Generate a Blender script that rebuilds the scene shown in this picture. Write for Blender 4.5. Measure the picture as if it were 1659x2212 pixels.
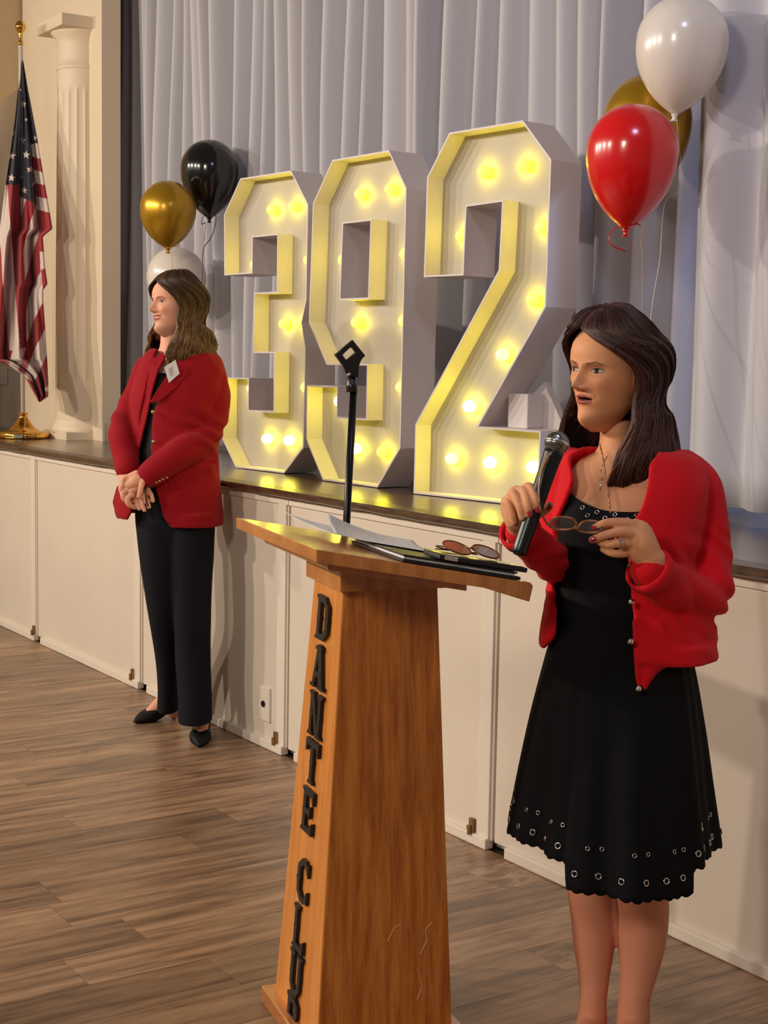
import bpy, bmesh, math, random
import numpy as np
from mathutils import Vector, Matrix, noise, bvhtree
random.seed(7); np.random.seed(7)
for o in list(bpy.data.objects): bpy.data.objects.remove(o)
COL = bpy.context.scene.collection
SC = bpy.context.scene

# ------------------------------------------------------------------ camera
F_PX, W, H = 3200.0, 1659, 2212
CAM = Vector((0.0, -2.676, 1.45))
RM = Matrix(((0.55284192, -0.09341256, 0.82803376),
             (0.8330937, 0.04060431, -0.55163954),
             (0.01790832, 0.99479917, 0.10026918)))
cd = bpy.data.cameras.new('camera'); cam = bpy.data.objects.new('camera', cd); COL.objects.link(cam)
cam.matrix_world = Matrix.Translation(CAM) @ RM.to_4x4()
cd.sensor_fit = 'VERTICAL'; cd.sensor_height = 24.0; cd.lens = F_PX / H * 24.0
cd.clip_start = 0.05; cd.clip_end = 60
SC.camera = cam

# ------------------------------------------------------------------ world, lamps, exposure
SC.view_settings.view_transform = 'Standard'
SC.view_settings.look = 'None'
SC.view_settings.gamma = 1.0
SC.view_settings.use_curve_mapping = False
SC.view_settings.exposure = 0.0
wd = bpy.data.worlds.new('hall_air'); SC.world = wd; wd.use_nodes = True
wd.node_tree.nodes['Background'].inputs[0].default_value = (1.0, 0.85, 0.72, 1)
wd.node_tree.nodes['Background'].inputs[1].default_value = 0.13

def area(name, loc, target, size, power, color, sy=None, spread=None):
    l = bpy.data.lights.new(name, 'AREA'); l.energy = power; l.color = color
    l.shape = 'RECTANGLE' if sy else 'DISK'; l.size = size
    if sy: l.size_y = sy
    if spread: l.spread = math.radians(spread)
    o = bpy.data.objects.new(name, l); COL.objects.link(o); o.location = loc
    o.rotation_euler = (Vector(target) - Vector(loc)).to_track_quat('-Z', 'Y').to_euler()
    return o
WARM = (1.0, 0.88, 0.74)
# row of ceiling cans over the audience, to the left of the speaker
for i, (lx, ly) in enumerate([(-9.0, -4.3), (-7.6, -4.7), (-6.0, -5.1), (-4.4, -5.5)]):
    area('ceiling_can_light', (lx, ly, 3.3), (-4.6 + i * .3, 0.2, 1.2), 0.16, (80, 88, 90, 84)[i], WARM)
area('hall_chandelier_light', (-.6, -5.2, 3.3), (-3.0, -0.8, 0.9), 0.9, 80, WARM)
# cool stage wash from above right, daylight leaking in behind the curtain
area('stage_wash_light', (-1.6, -0.9, 3.7), (-3.0, 0.8, 1.8), 0.5, 13, (0.66, 0.68, 1.0))
area('backstage_daylight', (-2.6, 1.9, 2.2), (-2.9, 1.2, 0.98), 0.5, 55, (0.45, 0.62, 1.0))

# ------------------------------------------------------------------ helpers
def at(px, py, dep):
    """world point seen at photo pixel (px,py) at camera depth dep metres"""
    return CAM + RM @ Vector(((px - W / 2) / F_PX * dep, -(py - H / 2) / F_PX * dep, -dep))
def onz(px, py, z):
    d = RM @ Vector((px - W / 2, -(py - H / 2), -F_PX)); return CAM + d * ((z - CAM.z) / d.z)
GR = (RM @ Vector((1, 0, 0))); GR.z = 0; GR.normalize()      # ground vector to the camera's right
GF = Vector((-GR.y, GR.x, 0))                                 # ground vector away from the camera
UP = Vector((0, 0, 1))
def gp(lat, dep, z): return Vector((CAM.x, CAM.y, 0)) + GR * lat + GF * dep + UP * z

def mesh_obj(name, verts, faces, mat=None, parent=None, smooth=False, uv=None):
    me = bpy.data.meshes.new(name); me.from_pydata([tuple(v) for v in verts], [], [tuple(f) for f in faces])
    me.update()
    if smooth: me.polygons.foreach_set('use_smooth', [True] * len(me.polygons))
    if uv is not None:
        l = me.uv_layers.new(name='UVMap'); li = np.zeros(len(me.loops), int); me.loops.foreach_get('vertex_index', li)
        l.data.foreach_set('uv', np.asarray(uv, dtype=float)[li].ravel())
    o = bpy.data.objects.new(name, me); COL.objects.link(o)
    if mat: me.materials.append(mat)
    if parent: o.parent = parent
    return o
def bm_obj(name, bm, mat=None, parent=None, smooth=False):
    bmesh.ops.recalc_face_normals(bm, faces=bm.faces)
    me = bpy.data.meshes.new(name); bm.to_mesh(me); bm.free()
    if smooth: me.polygons.foreach_set('use_smooth', [True] * len(me.polygons))
    o = bpy.data.objects.new(name, me); COL.objects.link(o)
    if mat: me.materials.append(mat)
    if parent: o.parent = parent
    return o
def thing(name, label, cat, loc=(0, 0, 0), group=None):
    o = bpy.data.objects.new(name, None); COL.objects.link(o); o.location = loc; o.empty_display_size = .1
    o['label'] = label; o['category'] = cat
    if group: o['group'] = group
    bpy.context.view_layer.update()
    return o
def adopt(o, parent):
    """parent while keeping world coordinates baked in the mesh"""
    o.parent = parent; o.matrix_parent_inverse = Matrix.Translation(-Vector(parent.location)); return o
def box(bm, c, s, rot=None):
    g = bmesh.ops.create_cube(bm, size=1.0)
    M = Matrix.Translation(Vector(c)) @ (rot.to_4x4() if rot else Matrix.Identity(4)) @ Matrix.Diagonal((s[0], s[1], s[2], 1))
    bmesh.ops.transform(bm, matrix=M, verts=g['verts']); return g['verts']
def bevel(bm, w=.003, seg=2):
    bmesh.ops.bevel(bm, geom=list(bm.edges), offset=w, segments=seg, profile=.6, affect='EDGES', clamp_overlap=True)
def tube(pts, rads, n=12, cap=True, flat=None):
    """lofted tube through pts; returns verts, faces. rads scalar or (a,b); flat = direction of the b axis"""
    pts = [Vector(p) for p in pts]; V = []; Fc = []
    prev = None
    for i, p in enumerate(pts):
        t = (pts[min(i + 1, len(pts) - 1)] - pts[max(i - 1, 0)]).normalized()
        if flat is not None: u = Vector(flat) - t * t.dot(Vector(flat))
        elif prev is None: u = t.orthogonal()
        else: u = prev - t * t.dot(prev)
        if u.length < 1e-6: u = t.orthogonal()
        u.normalize(); prev = u; v = t.cross(u)
        r = rads[i] if hasattr(rads, '__len__') else rads
        a, b = (r if hasattr(r, '__len__') else (r, r))
        for k in range(n):
            th = 2 * math.pi * k / n
            V.append(p + v * (a * math.cos(th)) + u * (b * math.sin(th)))
    m = len(pts)
    for i in range(m - 1):
        for k in range(n):
            k2 = (k + 1) % n
            Fc.append((i * n + k, i * n + k2, (i + 1) * n + k2, (i + 1) * n + k))
    if cap:
        Fc.append(tuple(range(n))[::-1]); Fc.append(tuple(range((m - 1) * n, m * n)))
    return V, Fc
def smooth_path(pts, n=8, closed=False):
    """Catmull-Rom through points (Vectors or tuples of any length)"""
    P = [np.array(p, float) for p in pts]; out = []
    m = len(P)
    for i in range(m - 1):
        p0 = P[i - 1] if i > 0 else 2 * P[0] - P[1]
        p1, p2 = P[i], P[i + 1]
        p3 = P[i + 2] if i + 2 < m else 2 * P[-1] - P[-2]
        for k in range(n):
            t = k / n
            out.append(.5 * ((2 * p1) + (-p0 + p2) * t + (2 * p0 - 5 * p1 + 4 * p2 - p3) * t * t + (-p0 + 3 * p1 - 3 * p2 + p3) * t ** 3))
    out.append(P[-1]); return out
def lathe(prof, n=32):
    V = []; Fc = []
    for r, z in prof:
        for k in range(n):
            th = 2 * math.pi * k / n; V.append(Vector((r * math.cos(th), r * math.sin(th), z)))
    for i in range(len(prof) - 1):
        for k in range(n):
            k2 = (k + 1) % n; Fc.append((i * n + k, i * n + k2, (i + 1) * n + k2, (i + 1) * n + k))
    Fc.append(tuple(range(n))[::-1]); Fc.append(tuple(range((len(prof) - 1) * n, len(prof) * n)))
    return V, Fc
def join(parts):
    V = []; Fc = []
    for v, f in parts:
        o = len(V); V += list(v); Fc += [tuple(i + o for i in q) for q in f]
    return V, Fc

# ------------------------------------------------------------------ materials
def srgb(r, g, b):
    f = lambda c: (c / 255 / 12.92) if c / 255 <= .04045 else ((c / 255 + .055) / 1.055) ** 2.4
    return (f(r), f(g), f(b), 1)
def mat(name, col, rough=.5, metal=0, spec=.5, bump=0, bscale=60, var=0, vscale=8, coat=0, sheen=0, stretch=None, emis=None, es=0, sss=0):
    m = bpy.data.materials.new(name); m.use_nodes = True; nt = m.node_tree; b = nt.nodes['Principled BSDF']
    b.inputs['Base Color'].default_value = col; b.inputs['Roughness'].default_value = rough
    b.inputs['Metallic'].default_value = metal; b.inputs['Specular IOR Level'].default_value = spec
    b.inputs['Coat Weight'].default_value = coat; b.inputs['Coat Roughness'].default_value = .08
    b.inputs['Sheen Weight'].default_value = sheen
    if sss:
        b.inputs['Subsurface Weight'].default_value = sss; b.inputs['Subsurface Radius'].default_value = (1, .35, .2); b.inputs['Subsurface Scale'].default_value = .008
    if emis: b.inputs['Emission Color'].default_value = emis; b.inputs['Emission Strength'].default_value = es
    if bump or var:
        tc = nt.nodes.new('ShaderNodeTexCoord'); mp = nt.nodes.new('ShaderNodeMapping')
        nt.links.new(tc.outputs['Object'], mp.inputs[0])
        if stretch: mp.inputs['Scale'].default_value = stretch
    if var:
        n = nt.nodes.new('ShaderNodeTexNoise'); n.inputs['Scale'].default_value = vscale; n.inputs['Detail'].default_value = 5
        nt.links.new(mp.outputs[0], n.inputs['Vector'])
        r = nt.nodes.new('ShaderNodeValToRGB'); r.color_ramp.elements[0].position = .3; r.color_ramp.elements[1].position = .7
        r.color_ramp.elements[0].color = tuple(c * (1 - var) for c in col[:3]) + (1,)
        r.color_ramp.elements[1].color = tuple(min(1, c * (1 + var)) for c in col[:3]) + (1,)
        nt.links.new(n.outputs[0], r.inputs[0]); nt.links.new(r.outputs[0], b.inputs['Base Color'])
    if bump:
        n2 = nt.nodes.new('ShaderNodeTexNoise'); n2.inputs['Scale'].default_value = bscale; n2.inputs['Detail'].default_value = 3
        nt.links.new(mp.outputs[0], n2.inputs['Vector'])
        bp = nt.nodes.new('ShaderNodeBump'); bp.inputs['Strength'].default_value = bump; bp.inputs['Distance'].default_value = .004
        nt.links.new(n2.outputs[0], bp.inputs['Height']); nt.links.new(bp.outputs[0], b.inputs['Normal'])
    return m
def wood(name, c1, c2, rough, scale=(1, 1, 1), ringscale=9, coat=.2, spread=.5, objrand=0, bump=.15):
    m = bpy.data.materials.new(name); m.use_nodes = True; nt = m.node_tree; b = nt.nodes['Principled BSDF']
    tc = nt.nodes.new('ShaderNodeTexCoord'); mp = nt.nodes.new('ShaderNodeMapping'); mp.inputs['Scale'].default_value = scale
    nt.links.new(tc.outputs['Object'], mp.inputs[0])
    oi = nt.nodes.new('ShaderNodeObjectInfo')
    if objrand:
        ad = nt.nodes.new('ShaderNodeVectorMath'); ad.operation = 'ADD'
        mu = nt.nodes.new('ShaderNodeMath'); mu.operation = 'MULTIPLY'; mu.inputs[1].default_value = 37
        nt.links.new(oi.outputs['Random'], mu.inputs[0]); nt.links.new(mp.outputs[0], ad.inputs[0]); nt.links.new(mu.outputs[0], ad.inputs[1]); vec = ad.outputs[0]
    else: vec = mp.outputs[0]
    n = nt.nodes.new('ShaderNodeTexNoise'); n.inputs['Scale'].default_value = ringscale; n.inputs['Detail'].default_value = 6; n.inputs['Distortion'].default_value = .4
    nt.links.new(vec, n.inputs['Vector'])
    n3 = nt.nodes.new('ShaderNodeTexNoise'); n3.inputs['Scale'].default_value = ringscale * 6; n3.inputs['Detail'].default_value = 4
    nt.links.new(vec, n3.inputs['Vector'])
    mx = nt.nodes.new('ShaderNodeMath'); mx.operation = 'MULTIPLY_ADD'; mx.inputs[1].default_value = .35
    nt.links.new(n3.outputs[0], mx.inputs[0]); nt.links.new(n.outputs[0], mx.inputs[2])
    r = nt.nodes.new('ShaderNodeValToRGB'); r.color_ramp.elements[0].position = .67 - spread / 2 * .6; r.color_ramp.elements[1].position = .67 + spread / 2 * .6
    r.color_ramp.elements[0].color = c1; r.color_ramp.elements[1].color = c2
    nt.links.new(mx.outputs[0], r.inputs[0])
    out = r.outputs[0]
    if objrand:
        hs = nt.nodes.new('ShaderNodeHueSaturation'); mr = nt.nodes.new('ShaderNodeMapRange')
        mr.inputs['To Min'].default_value = 1 - objrand; mr.inputs['To Max'].default_value = 1 + objrand * .8
        nt.links.new(oi.outputs['Random'], mr.inputs[0]); nt.links.new(mr.outputs[0], hs.inputs['Value']); nt.links.new(out, hs.inputs['Color']); out = hs.outputs[0]
    nt.links.new(out, b.inputs['Base Color'])
    b.inputs['Roughness'].default_value = rough; b.inputs['Coat Weight'].default_value = coat; b.inputs['Coat Roughness'].default_value = .25
    bp = nt.nodes.new('ShaderNodeBump'); bp.inputs['Strength'].default_value = bump; bp.inputs['Distance'].default_value = .001
    nt.links.new(n3.outputs[0], bp.inputs['Height']); nt.links.new(bp.outputs[0], b.inputs['Normal'])
    return m

M_wall = mat('cream_wall_paint', srgb(226, 208, 180), .55, bump=.08, bscale=30, var=.03, vscale=3)
M_stagepaint = mat('cream_gloss_paint', srgb(216, 203, 186), .38, bump=.12, bscale=14, var=.035, vscale=2.5)
M_trim = mat('cream_trim_paint', srgb(222, 210, 194), .4, bump=.1, bscale=40)
M_floor = wood('vinyl_plank', srgb(96, 70, 50), srgb(162, 128, 98), .40, scale=(9, .7, 1), ringscale=3.2, coat=.15, spread=.6, objrand=.28)
M_gap = mat('dark_joint', srgb(60, 44, 34), .8)
M_deck = wood('stage_deck_wood', srgb(60, 42, 28), srgb(104, 78, 52), .22, scale=(1.2, 9, 1), ringscale=4, coat=.5, spread=.8)
M_nose = wood('worn_nosing_wood', srgb(48, 32, 20), srgb(92, 66, 42), .35, scale=(1.5, 12, 12), ringscale=6, coat=.3, spread=.6)
M_curtain = mat('pale_grey_curtain', srgb(190, 187, 193), .8, bump=.1, bscale=300, sheen=.25)
M_podv = wood('oak_side_veneer', srgb(166, 90, 28), srgb(212, 132, 56), .38, scale=(9, 9, .35), ringscale=7, coat=.25, spread=.55)
M_podl = wood('light_oak', srgb(196, 118, 46), srgb(216, 142, 66), .36, scale=(8, 8, .5), ringscale=5, coat=.3, spread=.6)
M_podt = wood('oak_board', srgb(168, 98, 42), srgb(206, 134, 68), .2, scale=(6, .8, 1), ringscale=5, coat=.8, spread=.6)
M_black = mat('black_plastic', srgb(22, 20, 20), .35)
M_blackpaint = mat('black_painted_letters', srgb(18, 16, 16), .45)
M_steelblack = mat('black_steel', srgb(20, 20, 22), .3, metal=.6)
M_brass = mat('polished_brass', srgb(226, 176, 84), .14, metal=1)
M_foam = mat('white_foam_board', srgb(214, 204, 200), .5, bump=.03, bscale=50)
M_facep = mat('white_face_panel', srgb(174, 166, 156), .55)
M_chrome = mat('chrome', srgb(210, 208, 205), .18, metal=1)
M_gold = mat('gold_latex', srgb(186, 142, 30), .3, metal=.65, coat=.3)
M_redl = mat('red_latex', srgb(214, 16, 22), .22, coat=.5, spec=.5, sss=.15)
M_whitel = mat('white_latex', srgb(224, 216, 206), .25, coat=.5, sss=.2)
M_blackl = mat('black_latex', srgb(6, 6, 9), .16, coat=.6)
M_ribw = mat('ivory_ribbon', srgb(230, 220, 205), .3)
M_ribr = mat('red_ribbon', srgb(190, 24, 40), .3)
M_ribg = mat('gold_ribbon', srgb(206, 160, 90), .3)
M_ribb = mat('black_ribbon', srgb(50, 40, 48), .3)
M_paper = mat('white_paper', srgb(222, 220, 222), .6)
M_leather = mat('black_leather', srgb(26, 22, 26), .35, bump=.2, bscale=200)

def struct(o, kind='structure'):
    o['kind'] = kind; return o

# ------------------------------------------------------------------ floor: vinyl planks running up to the stage
fl = mesh_obj('floor', [(-9.5, -6, -.006), (1.5, -6, -.006), (1.5, 2.5, -.006), (-9.5, 2.5, -.006)], [(0, 1, 2, 3)], M_gap); struct(fl)
PW, PL = .18, 1.22
known = {-3.033: -1.09, -3.573: -1.29, -4.293: -.97, -5.013: -.62, -2.673: -.385, -5.193: -.78}
bmp = bmesh.new(); box(bmp, (0, 0, 0), (PW - .0012, PL - .0014, .006))
pm = bpy.data.meshes.new('plank'); bmp.to_mesh(pm); bmp.free(); pm.materials.append(M_floor)
cnt = 0
for i in range(-27, 22):
    cx_ = -3.033 + i * PW
    ph = None
    for kx, ky in known.items():
        if abs(kx - cx_) < .05: ph = ky
    if ph is None: ph = random.uniform(0, PL)
    ph = ph % PL
    for j in range(-4, 2):
        y0 = j * PL + ph; y1 = y0 + PL
        if y1 > .0: y1 = .0
        if y1 - y0 < .05: continue
        # keep what the camera could plausibly see
        if y1 < -3.4 + 0.0 * cx_: continue
        o = bpy.data.objects.new('plank', pm); COL.objects.link(o)
        o.location = (cx_, (y0 + y1) / 2, -.003); o.scale = (1, (y1 - y0) / PL, 1); o.parent = fl; cnt += 1

# ------------------------------------------------------------------ stage
ST = .985
stage = thing('stage', 'low stage with cream painted front panels and a dark wooden deck along its top', 'stage')
X0, X1 = -9.5, 1.5
bm = bmesh.new(); box(bm, ((X0 + X1) / 2, 1.25, ST - .01), (X1 - X0, 2.42, .02)); bm_obj('deck', bm, M_deck, stage)
# worn nosing: slightly wavy lip
V = []; Fc = []; prof = [(.045, ST + .001), (-.034, ST + .001), (-.040, ST - .006), (-.040, ST - .02), (-.030, ST - .026), (.045, ST - .026)]
nx = 400
for i in range(nx + 1):
    x = X0 + (X1 - X0) * i / nx; w = .0022 * noise.noise(Vector((x * 6, 0, 0))) + .001 * noise.noise(Vector((x * 30, 3, 0)))
    for k, (y, z) in enumerate(prof): V.append((x, y + (w if k in (2, 3, 4) else 0), z + (w if k in (3, 4) else 0)))
for i in range(nx):
    for k in range(len(prof)):
        k2 = (k + 1) % len(prof); a = i * len(prof)
        Fc.append((a + k, a + k2, a + len(prof) + k2, a + len(prof) + k))
mesh_obj('nosing', V, Fc, M_nose, stage)
bm = bmesh.new(); box(bm, ((X0 + X1) / 2, .06, ST / 2 - .015), (X1 - X0, .04, ST - .032)); bm_obj('backing', bm, M_trim, stage)
seams = [-9.4, -7.19, -5.91, -4.635, -3.40, -.95, 1.4]
for i in range(len(seams) - 1):
    a, b_ = seams[i], seams[i + 1]
    bm = bmesh.new(); box(bm, ((a + b_) / 2, .020, .478), (b_ - a - .012, .036, .90)); bevel(bm, .003, 2)
    bm_obj('front_panel', bm, M_stagepaint, stage)
    bm = bmesh.new(); box(bm, ((a + b_) / 2, .016, ST - .043), (b_ - a - .004, .044, .026)); bevel(bm, .004, 2)
    bm_obj('top_rail', bm, M_trim, stage)
    bm = bmesh.new(); box(bm, ((a + b_) / 2 + .03, .000, .018), (b_ - a - .09, .032, .034)); bevel(bm, .005, 2)
    bm_obj('toe_strip', bm, M_trim, stage)
    # vertical stiles beside each seam
    for sx, w_ in ((b_ - .045, .06),):
        bm = bmesh.new(); box(bm, (sx, .0145, .49), (w_, .040, .92)); bevel(bm, .003, 2); bm_obj('stile', bm, M_trim, stage)
for lx in (-7.215, -5.99, -4.70, -3.49):
    lt = None
    bm = bmesh.new(); box(bm, (lx, -.010, .055), (.018, .012, .05)); box(bm, (lx, -.020, .045), (.008, .012, .03)); box(bm, (lx - .02, -.006, .045), (.014, .01, .012)); bevel(bm, .001, 1)
    bm_obj('latch', bm, mat('old_latch_metal', srgb(150, 120, 84), .4, metal=.8) if lx == -7.215 else bpy.data.materials['old_latch_metal'], stage)
bm = bmesh.new(); box(bm, (-4.80, -.002, .165), (.085, .010, .13)); bevel(bm, .003, 2); op = bm_obj('outlet_plate', bm, M_trim, stage)
V, Fc = tube([(-4.80, -.006, .165), (-4.80, -.012, .165)], .012, 16); o = mesh_obj('socket', V, Fc, M_black, op)

# ------------------------------------------------------------------ proscenium, left wall, back wall
WY = .60                                                     # plane of the proscenium wall
bm = bmesh.new(); XC = -7.775
box(bm, ((-9.0 + XC) / 2, WY + .055, 2.6 - 0.0), (XC + 9.0, .11, 3.25)); bm_obj_w = bm_obj('wall_back', bm, M_wall); struct(bm_obj_w)
bm = bmesh.new(); box(bm, (XC + .022, WY - .004, ST + .055), (.012, .012, .11)); struct(bm_obj('trim_1', bm, M_trim))
# left wall with an arched opening, facing the stage
LX = -9.02
def arch_wall():
    bm = bmesh.new(); ztop = 4.2
    def quad(*P): bm.faces.new([bm.verts.new((LX, p[0], p[1])) for p in P])
    quad((-3.6, 0), (.28, 0), (.28, ztop), (-3.6, ztop))
    ar = [(.9 - .62 * math.cos(t), 2.55 + .62 * math.sin(t)) for t in np.linspace(0, math.acos(.26 / .62), 16)]
    for k in range(len(ar) - 1): quad(ar[k], ar[k + 1], (ar[k + 1][0], ztop), (ar[k][0], ztop))
    bmesh.ops.remove_doubles(bm, verts=bm.verts, dist=1e-5)
    r = bmesh.ops.extrude_face_region(bm, geom=list(bm.faces)); bmesh.ops.translate(bm, vec=(-.16, 0, 0), verts=[g for g in r['geom'] if isinstance(g, bmesh.types.BMVert)])
    return bm
struct(bm_obj('wall_left', arch_wall(), mat('tan_wall_paint', srgb(196, 170, 132), .6, bump=.06)))
bm = bmesh.new(); box(bm, (-9.60, .2, 2.2), (.05, 1.6, 4.0)); struct(bm_obj('wall_alcove', bm, M_wall))
area('alcove_fill', (-9.3, .0, 3.5), (-9.58, .45, 2.2), .2, 5, WARM)  # unseen fill lamp, added to keep the wall behind the arch bright
bm = bmesh.new(); box(bm, ((-8.0 + 1.5) / 2, 2.4, 2.6), (9.6, .05, 3.3)); struct(bm_obj('wall_backstage', bm, mat('backstage_white', srgb(225, 228, 235), .7)))
sw = thing('light_switch', 'pale switch plate low on the wall behind the flagpole', 'switch', (CAM + (at(4, 812, 1) - CAM) * (-9.55 / (at(4, 812, 1) - CAM).x)))
sw.rotation_euler = (0, 0, math.pi / 2)
bm = bmesh.new(); box(bm, (0, 0, 0), (.07, .012, .115)); bevel(bm, .003, 2); bm_obj('plate', bm, M_trim, sw)
bm = bmesh.new(); box(bm, (0, -.009, 0), (.012, .012, .028)); bm_obj('toggle', bm, M_trim, sw)

# ------------------------------------------------------------------ fluted column
cb = onz(166, 950, ST); ccx, ccy = cb.x, cb.y + .10
ccx, ccy = -8.09, .62
colm = thing('column', 'tall cream fluted column with square capital standing against the wall at left', 'column', (ccx, ccy, ST))
Hc = 2.30
V = []; Fc = []; n = 160; fl_n = 20
zs = [0, .05, .08, .10, .12, .14, .20, .24, 1.86, 1.90, 1.93, 1.98, 2.02]
rs = lambda z: .160 - .020 * (z / 2.2) ** 1.4
prof = [(0, .19), (.045, .19), (.05, .182), (.075, .186), (.095, .178), (.10, .165), (.12, .156)]
zz = [.10, .30, .33, .35] + list(np.linspace(.40, 1.90, 16)) + [1.93, 1.95, 1.97, 2.08]
for z in zz:
    fdep = 0 if (z < .31 or z > 1.96) else (.5 if (z < .34 or z > 1.94) else 1)
    for k in range(n):
        th = 2 * math.pi * k / n
        s = abs(math.sin(th * fl_n / 2)) ** .6
        r = rs(z) - fdep * .0065 * s
        V.append((r * math.cos(th), r * math.sin(th), z))
for i in range(len(zz) - 1):
    for k in range(n):
        k2 = (k + 1) % n; Fc.append((i * n + k, i * n + k2, (i + 1) * n + k2, (i + 1) * n + k))
mesh_obj('shaft', V, Fc, M_wall, colm, smooth=False)
V, Fc = lathe([(.180, .03), (.186, .045), (.186, .06), (.178, .075), (.168, .09), (.164, .10), (.160, .115)], 64)
v2, f2 = [], []
bm = bmesh.new(); box(bm, (0, 0, .02), (.36, .36, .05)); bevel(bm, .005, 2); bm_obj('plinth', bm, M_wall, colm)
mesh_obj('base_ring', V, Fc, M_wall, colm, smooth=True)
V, Fc = lathe([(rs(2.06), 2.06), (.147, 2.065), (.147, 2.08), (.139, 2.085), (.137, 2.12), (.139, 2.15), (.137, 2.18), (.139, 2.20), (.150, 2.235), (.176, 2.26), (.180, 2.275)], 64)
mesh_obj('necking', V, Fc, M_wall, colm, smooth=True)
bm = bmesh.new(); box(bm, (0, -.075, 2.30), (.38, .25, .065)); bevel(bm, .006, 2); bm_obj('abacus', bm, M_wall, colm)

# ------------------------------------------------------------------ curtains
def curtain(name, x0, x1, ybase, amp, seed, label, z0, z1, density=14, mat_=None, per=.17):
    rnd = random.Random(seed)
    nx = int((x1 - x0) * density * 9); nz = 26
    # pleat centres
    xs = []; x = x0
    while x < x1 + .5: xs.append(x); x += per * rnd.uniform(.55, 1.45)
    amps = [rnd.uniform(.55, 1.15) for _ in xs]
    V = []; Fc = []
    def yy(x, z):
        # rounded pleats: between successive centres one full fold
        j = 0
        for j in range(len(xs) - 1):
            if xs[j] <= x < xs[j + 1]: break
        t = (x - xs[j]) / (xs[j + 1] - xs[j])
        a = amps[j] * (1 - t) + amps[j + 1] * t
        dz = (z - z0) / (z1 - z0)
        sharp = .5 - .5 * math.cos(2 * math.pi * t)
        return -amp * a * (sharp ** .75) * (1.0 + .25 * math.sin(dz * 3 + j)) + .012 * noise.noise(Vector((x * 2.2, z * .7, seed)))
    for i in range(nx + 1):
        x = x0 + (x1 - x0) * i / nx
        for k in range(nz + 1):
            z = z0 + (z1 - z0) * k / nz
            xo = .015 * noise.noise(Vector((x * 1.5, z * .9, seed + 5.)))
            V.append((x + xo, ybase + yy(x, z), z + (.004 * noise.noise(Vector((x * 9, seed, 0))) if k == 0 else 0)))
    for i in range(nx):
        for k in range(nz):
            a = i * (nz + 1) + k; Fc.append((a, a + nz + 1, a + nz + 2, a + 1))
    o = mesh_obj(name, V, Fc, mat_ or M_curtain, None, smooth=True)
    o['label'] = label; o['category'] = 'curtain'
    md = o.modifiers.new('thick', 'SOLIDIFY'); md.thickness = .003
    return o
curtain('stage_curtain', -8.4, -3.30, .96, .16, 3, 'long pleated pale grey curtain behind the lit numerals', ST + .028, 4.1, per=.135)
curtain('stage_curtain', -3.40, .9, .755, .075, 12, 'front panel of pale curtain overlapping at far right behind the balloons and speaker', ST + .042, 4.1, per=.24)

# ------------------------------------------------------------------ marquee numerals
NUM = {
 '3': dict(a=(-5.787, .324), ang=4.65, out=[(.13, 1.215), (.5, 1.215), (.62, 1.075), (.615, .70), (.585, .61), (.615, .51), (.61, .11), (.475, 0), (.11, 0), (0, .117), (0, .375), (.2, .375), (.2, .24), (.40, .24), (.40, .493), (.245, .493), (.245, .733), (.415, .733), (.415, .975), (.22, .975), (.22, .825), (.01, .825), (.005, 1.075)], hole=None,
   bulbs=[(.204, 1.083), (.361, 1.087), (.081, .860), (.476, .863), (.303, .609), (.429, .610), (.064, .336), (.466, .350), (.181, .125), (.345, .127)], bo=.11,
   hot=[.8, .8, .7, .8, .75, .8, 2.2, .9, 2.2, 2.0], label='lit white numeral 3, smallest and leftmost of the marquee row'),
 '9': dict(a=(-5.060, .321), ang=2.82, out=[(.155, 1.215), (.51, 1.215), (.617, 1.075), (.610, .149), (.477, 0), (.12, 0), (0, .149), (0, .357), (.205, .357), (.205, .24), (.405, .24), (.405, .45), (.135, .45), (.01, .61), (.028, 1.065)], hole=[(.225, .982), (.413, .982), (.405, .69), (.213, .69)],
   bulbs=[(.170, 1.088), (.361, 1.091), (.066, .846), (.460, .851), (.160, .607), (.458, .609), (.051, .303), (.451, .368), (.159, .125), (.340, .123)], bo=.12,
   hot=[.7, .7, .7, .75, .8, .75, 2.4, .9, 2.2, .8], label='lit white numeral 9 standing between the 3 and the 2'),
 '2': dict(a=(-4.319, .331), ang=8.43, out=[(.140, 1.235), (.474, 1.24), (.598, 1.108), (.593, .646), (.298, .241), (.586, .238), (.585, 0), (0, 0), (.002, .238), (.391, .767), (.399, .998), (.222, .992), (.215, .762), (.031, .762), (.037, 1.098)], hole=None,
   bulbs=[(.277, 1.105), (.458, 1.112), (.180, .896), (.548, .906), (.516, .672), (.385, .490), (.233, .311), (.153, .125), (.338, .122), (.536, .120)], bo=0,
   hot=[.7, .7, .7, .75, .8, 1.2, 1.9, 1.3, 2.6, 2.6], label='lit white numeral 2, nearest and tallest of the marquee row'),
}
DEP, REC = .15, .075
def bulb_mat(k):
    c = (1.0, .84 + .05 * min(1, max(0, k - .8)), .004 + .05 * min(1, max(0, k - .8)))
    return mat('lit_bulb', srgb(255, 240, 150), .3, emis=(c[0], c[1], c[2], 1), es=19.0 * (1 + .3 * (k - .8)))
bulbmats = {}
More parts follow.
